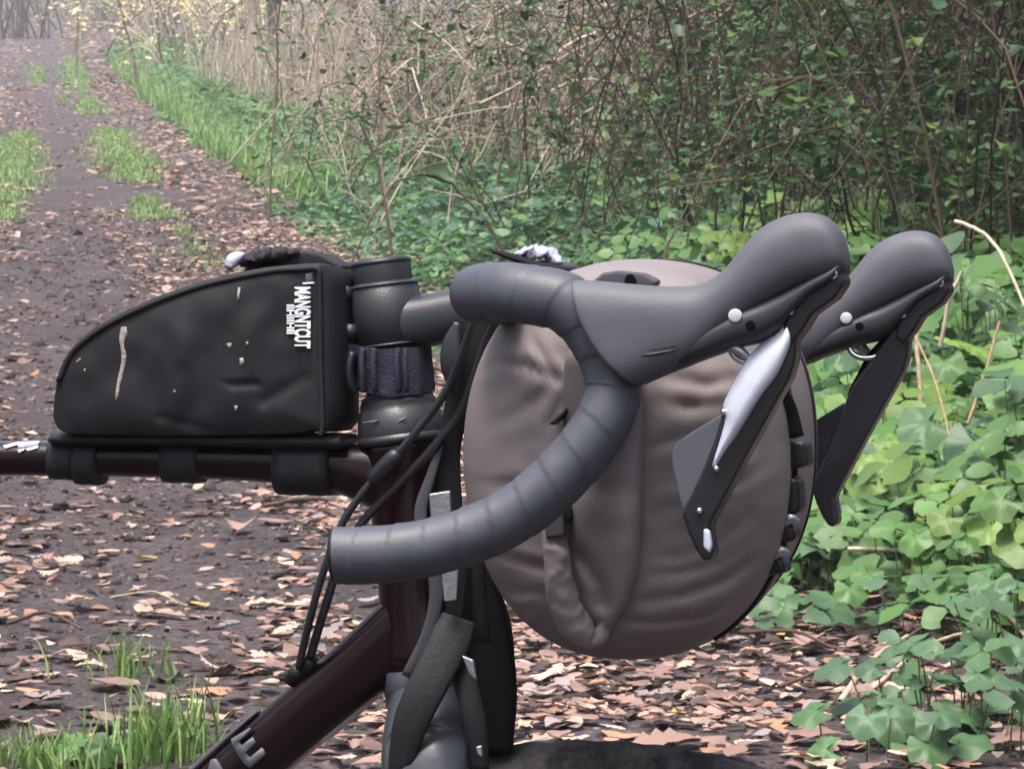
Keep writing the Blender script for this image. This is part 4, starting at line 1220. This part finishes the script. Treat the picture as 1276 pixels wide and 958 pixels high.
# ------------------------------------------------------------------ trees
M['bark'] = mat('pale_bark', (.27, .225, .18), .9, .2, var=.45, vscale=5, bump=1.0, bscale=22)
M['barkdark'] = mat('dark_bark', (.060, .048, .042), .9, .2, var=.4, vscale=6, bump=1.0, bscale=25)
def tree(name, label, group, s, t, r0, height, lean=(0, 0), bark='bark', crown=1500, cr=(2.2, 2.2, 1.6), lsize=.12, lcols=GREEN_MD, ch=None, limbs=5):
    b = gpos(s, t, -.05)
    o = empty(name, b, label, 'tree', group)
    n_ = 14
    u = np.linspace(0, 1, n_)
    P = np.stack([lean[0] * u ** 1.3 * height + .06 * np.sin(u * 5 + s), lean[1] * u * height + .05 * np.cos(u * 4 + s), u * height], 1)
    mb = MB()
    rads = [r0 * (1 + .55 * math.exp(-x * height / .35)) * (1 - .65 * x) for x in u]
    rings = []
    T, N, B = frames(P)
    for i in range(n_):
        rings.append([P[i] + (N[i] * math.cos(a) + B[i] * math.sin(a)) * rads[i] * (1 + .10 * noise.noise(Vector((math.cos(a) * 2, math.sin(a) * 2, i * .4 + s)))) for a in np.arange(18) * 2 * math.pi / 18])
    rings_mesh(mb, rings)
    tr_ = mb.build('trunk', M[bark], o)
    for k in range(limbs):
        u0 = .22 + .7 * rng.random(); base = P[int(u0 * (n_ - 1))]
        a = rng.random() * 6.28; ln = height * (.25 + .25 * rng.random())
        v = np.linspace(0, 1, 7)[:, None]
        pp_ = base + np.array([math.cos(a), math.sin(a), .7]) * v * ln + np.cumsum(rng.normal(0, .05, (7, 3)), 0) * v
        mb = MB(); sweep(mb, [tuple(x) for x in pp_], list(np.linspace(r0 * .38, r0 * .06, 7)), seg=8, sub=2)
        mb.build('limb', M[bark], tr_)
    if crown:
        c = P[-1] * .9 if ch is None else np.array([P[-1][0] * .8, P[-1][1] * .8, ch])
        N_ = crown
        q = rng.normal(0, 1, (N_, 3)); q /= np.linalg.norm(q, axis=1)[:, None]
        cl = rng.normal(0, 1, (26, 3)); cl /= np.linalg.norm(cl, axis=1)[:, None]; cl *= (.35 + .65 * rng.random((26, 1)))
        pos = (cl[rng.integers(0, 26, N_)] + rng.normal(0, .22, (N_, 3))) * np.array(cr) + c
        pos[:, 2] = np.maximum(pos[:, 2], .25)
        sc = lsize * np.exp(rng.normal(0, .3, N_))
        rot = rot_zxz(rng.random(N_) * 6.283, np.abs(rng.normal(0, .7, N_)), rng.random(N_) * 6.283)
        cc = np.array(lcols)[rng.integers(0, len(lcols), N_)] * np.exp(rng.normal(0, .2, N_))[:, None]
        link('crown', scatter(SIMPLE[0], SIMPLE[1], pos, sc, rot, cc, rng.normal(0, .5, (N_, 3)), 'crown', M['leaf']), o, kind='stuff')
    return o
def s_at(px, t):
    """distance along the track where the line t = const is seen at picture column px"""
    k = (px - 638) / FPX
    # x = k*y ; x = -s SA + t CA ; y = s CA + t SA
    return (t * CA - k * t * SA) / (k * CA + SA)
tree('oak_tree', 'thick pale trunked tree leaning over the brambles', None, s_at(404, 3.5), 3.5, .27, 6.5, lean=(.10, 0), crown=2500, cr=(2.6, 2.6, 1.6), ch=6.8, limbs=3)
tree('oak_tree', 'pale split trunk beside the thick leaning tree', None, s_at(436, 3.3), 3.3, .15, 6, lean=(-.05, .02), crown=1500, cr=(2, 2, 1.4), ch=6, limbs=3)
tree('slim_tree', 'thin dark trunk standing by yellow leaves at the verge', None, s_at(347, 3.4), 3.4, .085, 6, lean=(-.03, 0), bark='barkdark', crown=900, cr=(1.5, 1.5, 1.2), ch=6, lcols=YELLOW)
tree('slim_tree', 'thin pale grey trunk next to the thin dark one', None, s_at(318, 3.6), 3.6, .09, 6.5, lean=(.02, 0), crown=900, cr=(1.5, 1.5, 1.2), ch=6.4, lcols=YELLOW)
# trees whose crowns shade the hedge
for i, (s, t) in enumerate(((13.2, 4.6), (16.2, 4.5), (19.2, 4.7), (25, 6.3), (31, 6.5))):
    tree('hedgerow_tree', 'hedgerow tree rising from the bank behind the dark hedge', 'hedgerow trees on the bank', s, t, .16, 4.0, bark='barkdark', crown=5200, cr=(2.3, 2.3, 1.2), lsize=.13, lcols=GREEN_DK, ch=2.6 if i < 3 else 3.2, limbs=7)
# the hedges that close in the track beside and behind the place the photograph was taken from
for i in range(11):
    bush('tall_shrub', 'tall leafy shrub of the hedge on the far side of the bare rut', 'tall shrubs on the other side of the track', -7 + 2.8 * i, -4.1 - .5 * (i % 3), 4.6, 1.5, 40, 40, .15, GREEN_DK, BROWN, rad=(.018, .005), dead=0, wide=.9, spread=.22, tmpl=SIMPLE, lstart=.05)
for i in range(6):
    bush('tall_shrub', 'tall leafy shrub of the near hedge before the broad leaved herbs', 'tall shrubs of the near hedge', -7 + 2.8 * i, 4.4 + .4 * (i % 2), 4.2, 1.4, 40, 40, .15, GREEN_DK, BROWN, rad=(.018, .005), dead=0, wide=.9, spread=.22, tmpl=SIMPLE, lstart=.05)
for i in range(4):
    bush('tall_shrub', 'tall leafy shrub where the track bends out of sight', 'tall shrubs at the bend of the track', -12 - .8 * (i % 2), -3.2 + 2.3 * i, 4.6, 1.5, 40, 40, .15, GREEN_DK, BROWN, rad=(.018, .005), dead=0, wide=.9, spread=.22, tmpl=SIMPLE, lstart=.05)
# autumn shrubs and trees far along the track
ga = 'yellow autumn shrubs far along the track'
k = 0
for px, t, h in ((335, 3.9, 2.2), (305, 4.1, 2.6), (285, 3.6, 1.9), (262, 4.3, 2.7), (240, 3.8, 2.4), (218, 4.6, 2.8), (196, 4.0, 2.5), (172, 4.4, 2.8), (150, 4.0, 2.5), (128, 4.8, 3.0), (112, 4.0, 2.6)):
    s = s_at(px, t)
    bush('autumn_shrub', ['yellow leaved autumn shrub standing in the pale far hedge', 'cream and straw coloured shrub in the pale far hedge'][k % 2], ga + [' with yellow leaves', ' with straw leaves'][k % 2], s, t, h, 1.1 + .01 * s, 34, 32, .0014 * s, YELLOW if k % 2 == 0 else PALE[:2] + YELLOW[1:4], PALE[:2] + BROWN[1:2], rad=(.00022 * s, .00007 * s), dead=0, wide=.5 + .006 * s, spread=.12, tmpl=SIMPLE)
    k += 1
for (s, t, lb, lc) in ((150, -1.6, 'dark bare bush at the far end of the track', BROWN), (165, 2.2, 'round green bush at the far bend of the track', GREEN_LT), (185, -6, 'pale yellow shrub closing the far end of the track', YELLOW), (190, 0.5, 'straw coloured shrub in the middle of the far end', YELLOW),
                       (150, 6.5, 'tall straw shrub behind the far green bush', PALE + YELLOW[1:3]), (175, -11, 'yellow green shrub far beyond the dark bare bush', YELLOW), (190, 6, 'pale far shrub where the track disappears', PALE + YELLOW[1:3])):
    bush('far_shrub', lb, None, s, t, 3.2 if 'round' not in lb else 1.3, 2.2, 46, 15 if lc is not BROWN else 8, .20, lc, PALE if lc is not BROWN else BROWN[:1], rad=(.035, .010), dead=0, wide=1.0, spread=.3, tmpl=SIMPLE)

# ------------------------------------------------------------------ verge: single herbs near, ground cover farther
def leaflet(pts, cx, cy, ang, size, zc):
    vs_ = []
    for x, y in pts:
        r_ = math.hypot(x, y)
        X = (x * math.cos(ang) - y * math.sin(ang)) * size + cx
        Y = (x * math.sin(ang) + y * math.cos(ang)) * size + cy
        vs_.append((X, Y, zc + size * (.16 * abs(y) - .18 * x * x)))
    return vs_
def herb_leaf(kind, tone, name='leaf'):
    """leaf of three broad rounded leaflets, or one lobed round blade"""
    V_, F_ = [], []
    if kind == 'trifoliate':
        st_ = [(0, 0.02), (.12, .20), (.32, .36), (.55, .42), (.78, .36), (.93, .20), (1.0, .06)]
        for ang in (0, 2.0, -2.0):
            o_ = len(V_)
            sz = .56 * math.exp(rng.normal(0, .08))
            for i, (x, hw) in enumerate(st_):
                hw2 = hw * (1 + .12 * rng.normal())
                V_ += leaflet([(x, hw2), (x, 0), (x, -hw2)], .04 * math.cos(ang), .04 * math.sin(ang), ang + rng.normal(0, .1), sz, rng.normal(0, .01))
                if i:
                    a = o_ + (i - 1) * 3; b = o_ + i * 3
                    F_ += [(a, b, b + 1, a + 1), (a + 1, b + 1, b + 2, a + 2)]
    else:
        n_ = 22
        V_.append((0, 0, 0))
        for rr in (.5, 1.0):
            for i in range(n_):
                a = 2 * math.pi * i / n_
                lob = 1 + .07 * math.cos(5 * a) + .025 * rng.normal() if rr == 1 else 1
                if abs(a - math.pi) < .3: lob *= .45
                r_ = .5 * rr * lob
                V_.append((r_ * math.cos(a) + .1, r_ * math.sin(a), -.10 * rr * rr + .05 * math.cos(5 * a + 2) * rr))
        for i in range(n_):
            j = (i + 1) % n_
            F_.append((0, 1 + i, 1 + j, 1 + j))
            F_.append((1 + i, 1 + n_ + i, 1 + n_ + j, 1 + j))
        me = bpy.data.meshes.new(name)
        me.from_pydata(V_, [], [tuple(dict.fromkeys(f)) for f in F_])
        me.polygons.foreach_set('use_smooth', [True] * len(me.polygons))
        set_tone(me, np.array(tone)); me.materials.append(M['leaf']); return me
    return np_mesh(name, np.array(V_), np.array(F_), np.array(tone), M['leaf'])
HERB = [(.080, .172, .046), (.094, .192, .052), (.066, .142, .054), (.074, .145, .072), (.118, .195, .042)]
HUES = {'mint green': (0, 1), 'bluish green': (2, 3), 'yellowish green': (4,)}
leaf_bank = {(k, hue): [herb_leaf(k, np.array(HERB[ids[i % len(ids)]]) * math.exp(rng.normal(0, .16))) for i in range(9)] for k in ('trifoliate', 'round') for hue, ids in HUES.items()}
twig_tone = (.13, .16, .06)
def herb(s, t, h, nl, lsize, kind, label, group, spread, hue=None):
    b = gpos(s, t)
    hue = hue or ('mint green', 'bluish green', 'yellowish green')[rng.choice(3, p=[.62, .22, .16])]
    label = label.replace('HUE', hue); group = hue + ' ' + group
    o = empty('herb_plant', b, label, 'plant', group)
    paths, rads, cols = [], [], []
    for i in range(nl):
        a = rng.random() * 6.283; rr = spread * math.sqrt(rng.random())
        hh = h * (1.05 - .85 * rng.random() ** 1.6)
        e = np.array([rr * math.cos(a), rr * math.sin(a), hh])
        u = np.linspace(0, 1, 5)[:, None]
        P = np.concatenate([e[:2] * (.72 + .28 * u ** 1.4) + rng.normal(0, .015, 2) * (1 - u), e[2] * (1 - (1 - u) ** 1.6) - .05 * (1 - u)], 1)
        paths.append(P); rads.append((.0018, .0011)); cols.append(np.array(twig_tone) * .7 * math.exp(rng.normal(0, .2)))
        bank_ = leaf_bank[(kind, hue)]
        lf = link('leaf', bank_[rng.integers(len(bank_))], o)
        lf.location = e
        sz = lsize * math.exp(rng.normal(0, .22))
        lf.scale = (sz, sz, sz)
        # blades lean outwards and a little towards the open track
        q = Matrix.Rotation(.34, 3, 'X') @ Matrix.Rotation(a + rng.normal(0, .5), 3, 'Z') @ Matrix.Rotation(rng.normal(.30, .22), 3, 'Y') @ Matrix.Rotation(rng.normal(0, .22), 3, 'X')
        lf.rotation_euler = q.to_euler()
    link('stems', canes(paths, rads, cols), o, kind='stuff')
    return o
KL = {('trifoliate', 0): ('low HUE herb with three part leaves at the leafy edge of the track', 'low three leaflet herbs on the verge edge'), ('trifoliate', 1): ('tall HUE herb with three part leaves crowding the verge', 'tall three leaflet herbs on the verge'),
      ('round', 0): ('low HUE herb with round lobed leaves at the leafy edge of the track', 'low round leaved herbs on the verge edge'), ('round', 1): ('tall HUE herb with broad round leaves crowding the verge', 'tall round leaved herbs on the verge')}
nh = 0
tries = 0
while nh < 160 and tries < 4000:
    tries += 1
    s = 7.6 + 8.4 * rng.random() ** 1.15; t = 1.36 + 1.6 * rng.random() ** 1.1
    if s < 8.8 and t < 1.75: continue
    xy = st(np.array(s), np.array(t)); px = 638 + xy[0] / xy[1] * FPX
    if px > 1420 or px < 500: continue
    edge = t < 1.62
    if edge and rng.random() < .3: continue
    kind = 'trifoliate' if rng.random() < .68 else 'round'
    lb, gp = KL[(kind, 0 if edge else 1)]
    herb(s, t, .10 + .05 * rng.random() if edge else .17 + .24 * min(1, (t - 1.6) / .7) * (.6 + .5 * rng.random()), int(6 + 4 * rng.random()) if edge else int(9 + 6 * rng.random()), .098 if kind == 'trifoliate' else .086, kind, lb, gp, .10 if edge else .17)
    nh += 1
for i, (px, py, hh) in enumerate(((945, 765, .10), (1000, 745, .13), (1045, 725, .15), (1085, 740, .14), (1130, 750, .13), (1180, 765, .15), (1230, 745, .18), (1005, 705, .16), (965, 795, .07), (1090, 775, .10), (1160, 795, .10), (1215, 800, .13), (1262, 785, .16), (930, 735, .12), (1060, 690, .18), (1120, 700, .2), (1180, 705, .2), (1240, 690, .22))):
    p = px_ground(px, py); s, t = to_st(p.x, p.y)
    kind = 'round' if i % 4 == 1 else 'trifoliate'
    lb, gp = KL[(kind, 0)]
    herb(s, t, hh, 9 + i % 4, .088, kind, lb, gp, .13)
for px, py, hh in ((1100, 950, .09), (1180, 905, .14), (1250, 850, .18), (1225, 935, .16), (1265, 900, .2), (1130, 930, .12)):   # low plants in the near corner
    p = px_ground(px, py); s, t = to_st(p.x, p.y)
    herb(s, t, hh, 11, .072, 'round' if px in (1100, 1250, 1130) else 'trifoliate', 'low HUE herb with ' + ('round' if px in (1100, 1250, 1130) else 'three part') + ' leaves beside the fallen twigs', ('round' if px in (1100, 1250, 1130) else 'three part') + ' leaved low herbs beside the fallen twigs', .12, 'bluish green')

def cover(n_, s0, s1, t0, t1, h, size, cols, power=1.0, tmpl=OVAL):
    s = s0 + (s1 - s0) * rng.random(n_) ** power
    t = t0 + (t1 - t0) * rng.random(n_)
    e = .18 * (vn(s, s * 0, .8) - .5) + .25 * (vn(s, s * 0 + 4, .25) - .5)
    t = t + e
    hm = h * sstep(t0 - .05, t0 + .7, t) * (.35 + 1.1 * vn(s + 3, t + 7, 1.7))
    N = n_
    z = gh(s, t) + hm * (1 - .75 * rng.random(N) ** 1.5) + .01
    pos = np.concatenate([st(s, t), z[:, None]], 1)
    sc = size * np.exp(rng.normal(0, .3, N)) * (.6 + .5 * s / ((s0 + s1) / 2))
    rot = rot_zxz(rng.random(N) * 6.283, np.abs(rng.normal(0, .42, N)), rng.random(N) * 6.283)
    cl = vn(s, t, .7)
    cc = np.array(cols)[np.minimum((cl * len(cols) * .999 + rng.normal(0, .6, N)).clip(0, len(cols) - 1).astype(int), len(cols) - 1)] * np.exp(rng.normal(0, .2, N))[:, None]
    return link('c', scatter(tmpl[0], tmpl[1], pos, sc, rot, cc, rng.normal(0, .4, (N, 3)), 'c', M['leaf']))
C1 = [(.065, .145, .065), (.08, .17, .07), (.09, .185, .065), (.065, .135, .08), (.105, .20, .065)]
merge('verge_ground_cover', [cover(9000, 8.8, 16, 1.5, 3.1, .20, .050, C1), cover(14000, 15, 30, 1.55, 3.2, .26, .060, C1), cover(12000, 28, 60, 1.5, 3.6, .24, .080, C1 + GREEN_LT), cover(6000, 55, 130, 1.5, 4.5, .3, .15, GREEN_LT)],
      'green ground cover of small leaved herbs along the verge', 'ground cover')
def blades(n_, s, t, h, wdt, cols, lean=.35):
    N = len(s)
    z = gh(s, t)
    pos = np.concatenate([st(s, t), z[:, None]], 1)
    a = rng.random(N) * 6.283; ln = h * np.exp(rng.normal(0, .3, N))
    side = np.stack([-np.sin(a), np.cos(a), 0 * a], 1) * (wdt * (.6 + .8 * rng.random(N)))[:, None]
    out = np.stack([np.cos(a), np.sin(a), 0 * a], 1)
    lz = np.abs(rng.normal(lean, .25, N))[:, None]
    rows_ = []
    for u, wk in ((0, 1), (.4, .85), (.75, .55), (1, .05)):
        c = pos + out * (lz * u ** 2 * ln[:, None]) + np.array([0, 0, 1.]) * (u * ln * (1 - .25 * lz[:, 0] * u))[:, None]
        rows_ += [c - side * wk, c + side * wk]
    V = np.stack(rows_, 1).reshape(-1, 3)
    f = np.array([(0, 1, 3, 2), (2, 3, 5, 4), (4, 5, 7, 6)])
    F = (f[None] + (np.arange(N) * 8)[:, None, None]).reshape(-1, 4)
    cc = np.array(cols)[rng.integers(0, len(cols), N)] * np.exp(rng.normal(0, .22, N))[:, None]
    return np_mesh('grass', V, F, np.repeat(cc, 8, 0), M['leaf'])
def uni(n_, s0, s1, t0, t1):
    return s0 + (s1 - s0) * rng.random(n_), t0 + (t1 - t0) * rng.random(n_)
GR = [(.12, .23, .06), (.15, .26, .075), (.10, .20, .055), (.18, .26, .09)]
GY = GR + [(.20, .22, .09)]
s, t = uni(30000, 28, 110, 1.5, 3.4); t = t + .2 * (vn(s, s * 0, .5) - .5)
g1 = blades(0, s, t, .15 + .0008 * s, .0025 + .00007 * s, GR, .55)
g2s, g2t = uni(3500, 30, 75, 2.4, 4.2)
g2 = blades(0, g2s, g2t, .75, .008, PALE[:2] + [(.42, .36, .24)], .15)
merge('verge_grass', [link('g', g1)], 'bright green grass along the far verge of the track', 'grass')
merge('dry_grass', [link('g', g2)], 'tall pale dry grass standing behind the far green verge', 'grass')
def strip_grass(segs):
    ms = []
    for s0, s1, tc, hw, n_ in segs:
        s = s0 + (s1 - s0) * rng.random(n_); u = rng.normal(0, .5, n_)
        edge = np.sin(np.clip((s - s0) / (s1 - s0), 0, 1) * math.pi) ** .4
        t = tc + u * hw * edge * (.7 + .6 * vn(s, s * 0 + 2, .6))
        k = rng.random(n_) < .35 + .9 * vn(s, t * 3, 1.1)
        ms.append(link('g', blades(0, s[k], t[k], .032 + .0002 * s[k], .0018 + .00006 * s[k], GY, .7)))
    return ms
merge('centre_grass', strip_grass([(33, 51, .68, .30, 10000), (60, 72, .62, .25, 3000), (76, 120, .60, .34, 8000), (26, 30, .62, .18, 1000), (21, 25, .75, .2, 500)]), 'short grass growing in patches along the middle of the track', 'grass')
merge('rut_side_grass', strip_grass([(26.5, 50, -.30, .26, 12000), (84, 110, -.2, .2, 3000), (70, 78, .25, .1, 400)]), 'strip of short grass left of the bare wheel rut', 'grass')

# single tufts near the track edge
def tuft(px, py, n_, rad, h, label):
    p = px_ground(px, py); s0, t0 = to_st(p.x, p.y)
    s = s0 + rng.normal(0, rad, n_); t = t0 + rng.normal(0, rad, n_)
    me = blades(0, s, t, h, .0022, GR + [(.17, .24, .06)], .45)
    b = gpos(s0, t0)
    o = empty('grass_tuft', b, label, 'grass')
    local(me, o); link('blades', me, o, kind='stuff')
tuft(205, 945, 300, .042, .085, 'lush green grass tuft growing by the down tube of the bicycle')
tuft(70, 952, 150, .045, .045, 'small bright grass tuft at the foot of the bare rut')
tuft(165, 845, 60, .05, .07, 'thin grass tuft among curled tan leaves')
tuft(20, 948, 90, .04, .045, 'very short pale grass tuft on bare soil')
for px, py, hh in ((150, 950, .03), (110, 945, .03)):
    p = px_ground(px, py); s, t = to_st(p.x, p.y)
    herb(s, t, hh, 6, .05, 'round', 'tiny HUE round leaved seedling beside the lush grass tuft', 'seedlings beside the grass tuft', .05, 'mint green')

# ------------------------------------------------------------------ fallen twigs and stray stems
def stray(name, label, pts, r0, r1, tone, cat='twig', group=None, wig=.006):
    P = catmull([tuple(p) for p in pts], 6)
    P = P + np.cumsum(rng.normal(0, wig * .2, P.shape), 0)
    o = bpy.data.objects.new(name, canes([P - np.array(pts[0])], [(r0, r1)], [tone], name, 6)); col.objects.link(o)
    o.location = pts[0]; o['label'] = label; o['category'] = cat
    if group: o['group'] = group
    return o
def at_d(px, py, dist):
    d_ = ray(px, py); return CAMP + d_ * (dist / d_.y)
straw = (.42, .36, .27)
stray('dry_stem', 'long straight straw stem lying level across the green herbs', [at_d(1058, 684, 8.7), at_d(1160, 690, 8.65), at_d(1290, 703, 8.6)], .0042, .0042, straw)
stray('dry_stem', 'arching pale stem bending over dark leaves in front of the hedge', [at_d(1190, 276, 9.6), at_d(1225, 290, 9.5), at_d(1255, 325, 9.4), at_d(1285, 390, 9.3)], .0046, .0034, straw)
stray('dry_stem', 'thin leaning brown stem rising out of the green herbs', [at_d(1250, 672, 8.9), at_d(1212, 610, 9.0), at_d(1190, 560, 9.1), at_d(1172, 480, 9.2), at_d(1135, 400, 9.3)], .0032, .0024, (.30, .24, .13))
stray('dry_stem', 'thin reddish stem leaning across the herb leaves', [at_d(1205, 528, 9.1), at_d(1228, 460, 9.2), at_d(1245, 400, 9.3)], .0035, .003, (.25, .16, .10))
stray('dry_stem', 'upright tan stalk among the herbs behind the dark lever', [at_d(1146, 520, 9.8), at_d(1144, 440, 9.9), at_d(1147, 370, 10)], .0058, .005, (.26, .19, .14))
stray('dry_stem', 'upright pale stalk beside the arching stem', [at_d(1172, 430, 10), at_d(1182, 370, 10), at_d(1198, 335, 10)], .005, .004, straw)
for a, b, c, r_, lb in (((1045, 890), (1085, 855), (1125, 812), .006, 'pale bent twig propped on leaves below the green herbs'), ((1125, 812), (1165, 806), (1200, 806), .0045, 'straw coloured twig end lying on brown leaves'), ((1085, 875), (1160, 830), (1260, 790), .0045, 'long tan twig crossing the fallen leaves at the verge'),
                        ((970, 870), (1030, 868), (1060, 866), .004, 'short grey twig lying on dark litter'), ((1120, 905), (1080, 900), (1060, 905), .004, 'crooked brown twig beside round leaves'), ((1235, 770), (1255, 790), (1285, 815), .006, 'short straw stick leaning under the herbs'),
                        ((140, 757), (190, 765), (235, 772), .0024, 'thin pale twig lying on bare rut soil'), ((10, 790), (60, 795), (100, 803), .004, 'thin dark twig lying on bare rut soil'), ((330, 640), (390, 642), (440, 644), .006, 'dark stick half buried in leaves beyond the frame'),
                        ((920, 800), (990, 815), (1040, 822), .004, 'slim brown twig below the roll bag')):
    p = [px_ground(*a), px_ground(*b), px_ground(*c)]
    for q, dz in zip(p, (.02, .045, .025)): q.z += dz
    stray('fallen_twig', lb, p, r_, r_ * .7, (.075, .055, .045) if 'dark' in lb or 'brown' in lb else (.36, .29, .21))
# bent branches seen through the hedge
for a, b, c, d_, r_, lb in (((640, 250), (740, 185), (840, 130), 23, .009, 'long smooth branch slanting up through the brambles'), ((660, 232), (780, 190), (860, 120), 22.5, .008, 'second slanting branch just below the long smooth one'), ((905, 285), (985, 215), (1015, 195), 17.5, .006, 'thin bent twig in the dark hedge'), ((830, 215), (1040, 110), (1200, 80), 17, .006, 'long thin branch running across the dark hedge'),
                            ((470, 60), (530, 150), (555, 250), 30, .010, 'pale cane arching down in front of the brambles'), ((500, 20), (560, 100), (600, 200), 31, .010, 'leaning straw cane among the brambles'), ((430, 20), (500, 130), (560, 200), 32, .011, 'long leaning cane beside the pale trunk'), ((620, 0), (632, 60), (640, 120), 29, .012, 'upright pale cane in the brambles')):
    stray('hedge_branch', lb, [at_d(*a, d_), at_d(*b, d_ - .1), at_d(*c, d_ + .1)], r_, r_ * .6, (.30, .24, .18) if 'pale' in lb or 'straw' in lb or 'cane' in lb else (.13, .105, .075), 'branch')

# ------------------------------------------------------------------ air
hm, n, l, out = new_mat('autumn_haze')
pv = n.new('ShaderNodeVolumePrincipled'); pv.inputs['Color'].default_value = (.95, .95, .93, 1); pv.inputs['Density'].default_value = .0014; pv.inputs['Anisotropy'].default_value = .3
l.new(pv.outputs[0], out.inputs['Volume'])
mb = MB()
x0, x1, y0, y1, z0, z1 = -420, 420, -90, 680, -1.2, 13
mb.add([(x0, y0, z0), (x1, y0, z0), (x1, y1, z0), (x0, y1, z0), (x0, y0, z1), (x1, y0, z1), (x1, y1, z1), (x0, y1, z1)], [(3, 2, 1, 0), (4, 5, 6, 7), (0, 1, 5, 4), (1, 2, 6, 5), (2, 3, 7, 6), (3, 0, 4, 7)])
mb.build('haze', hm, kind='stuff', smooth=False)
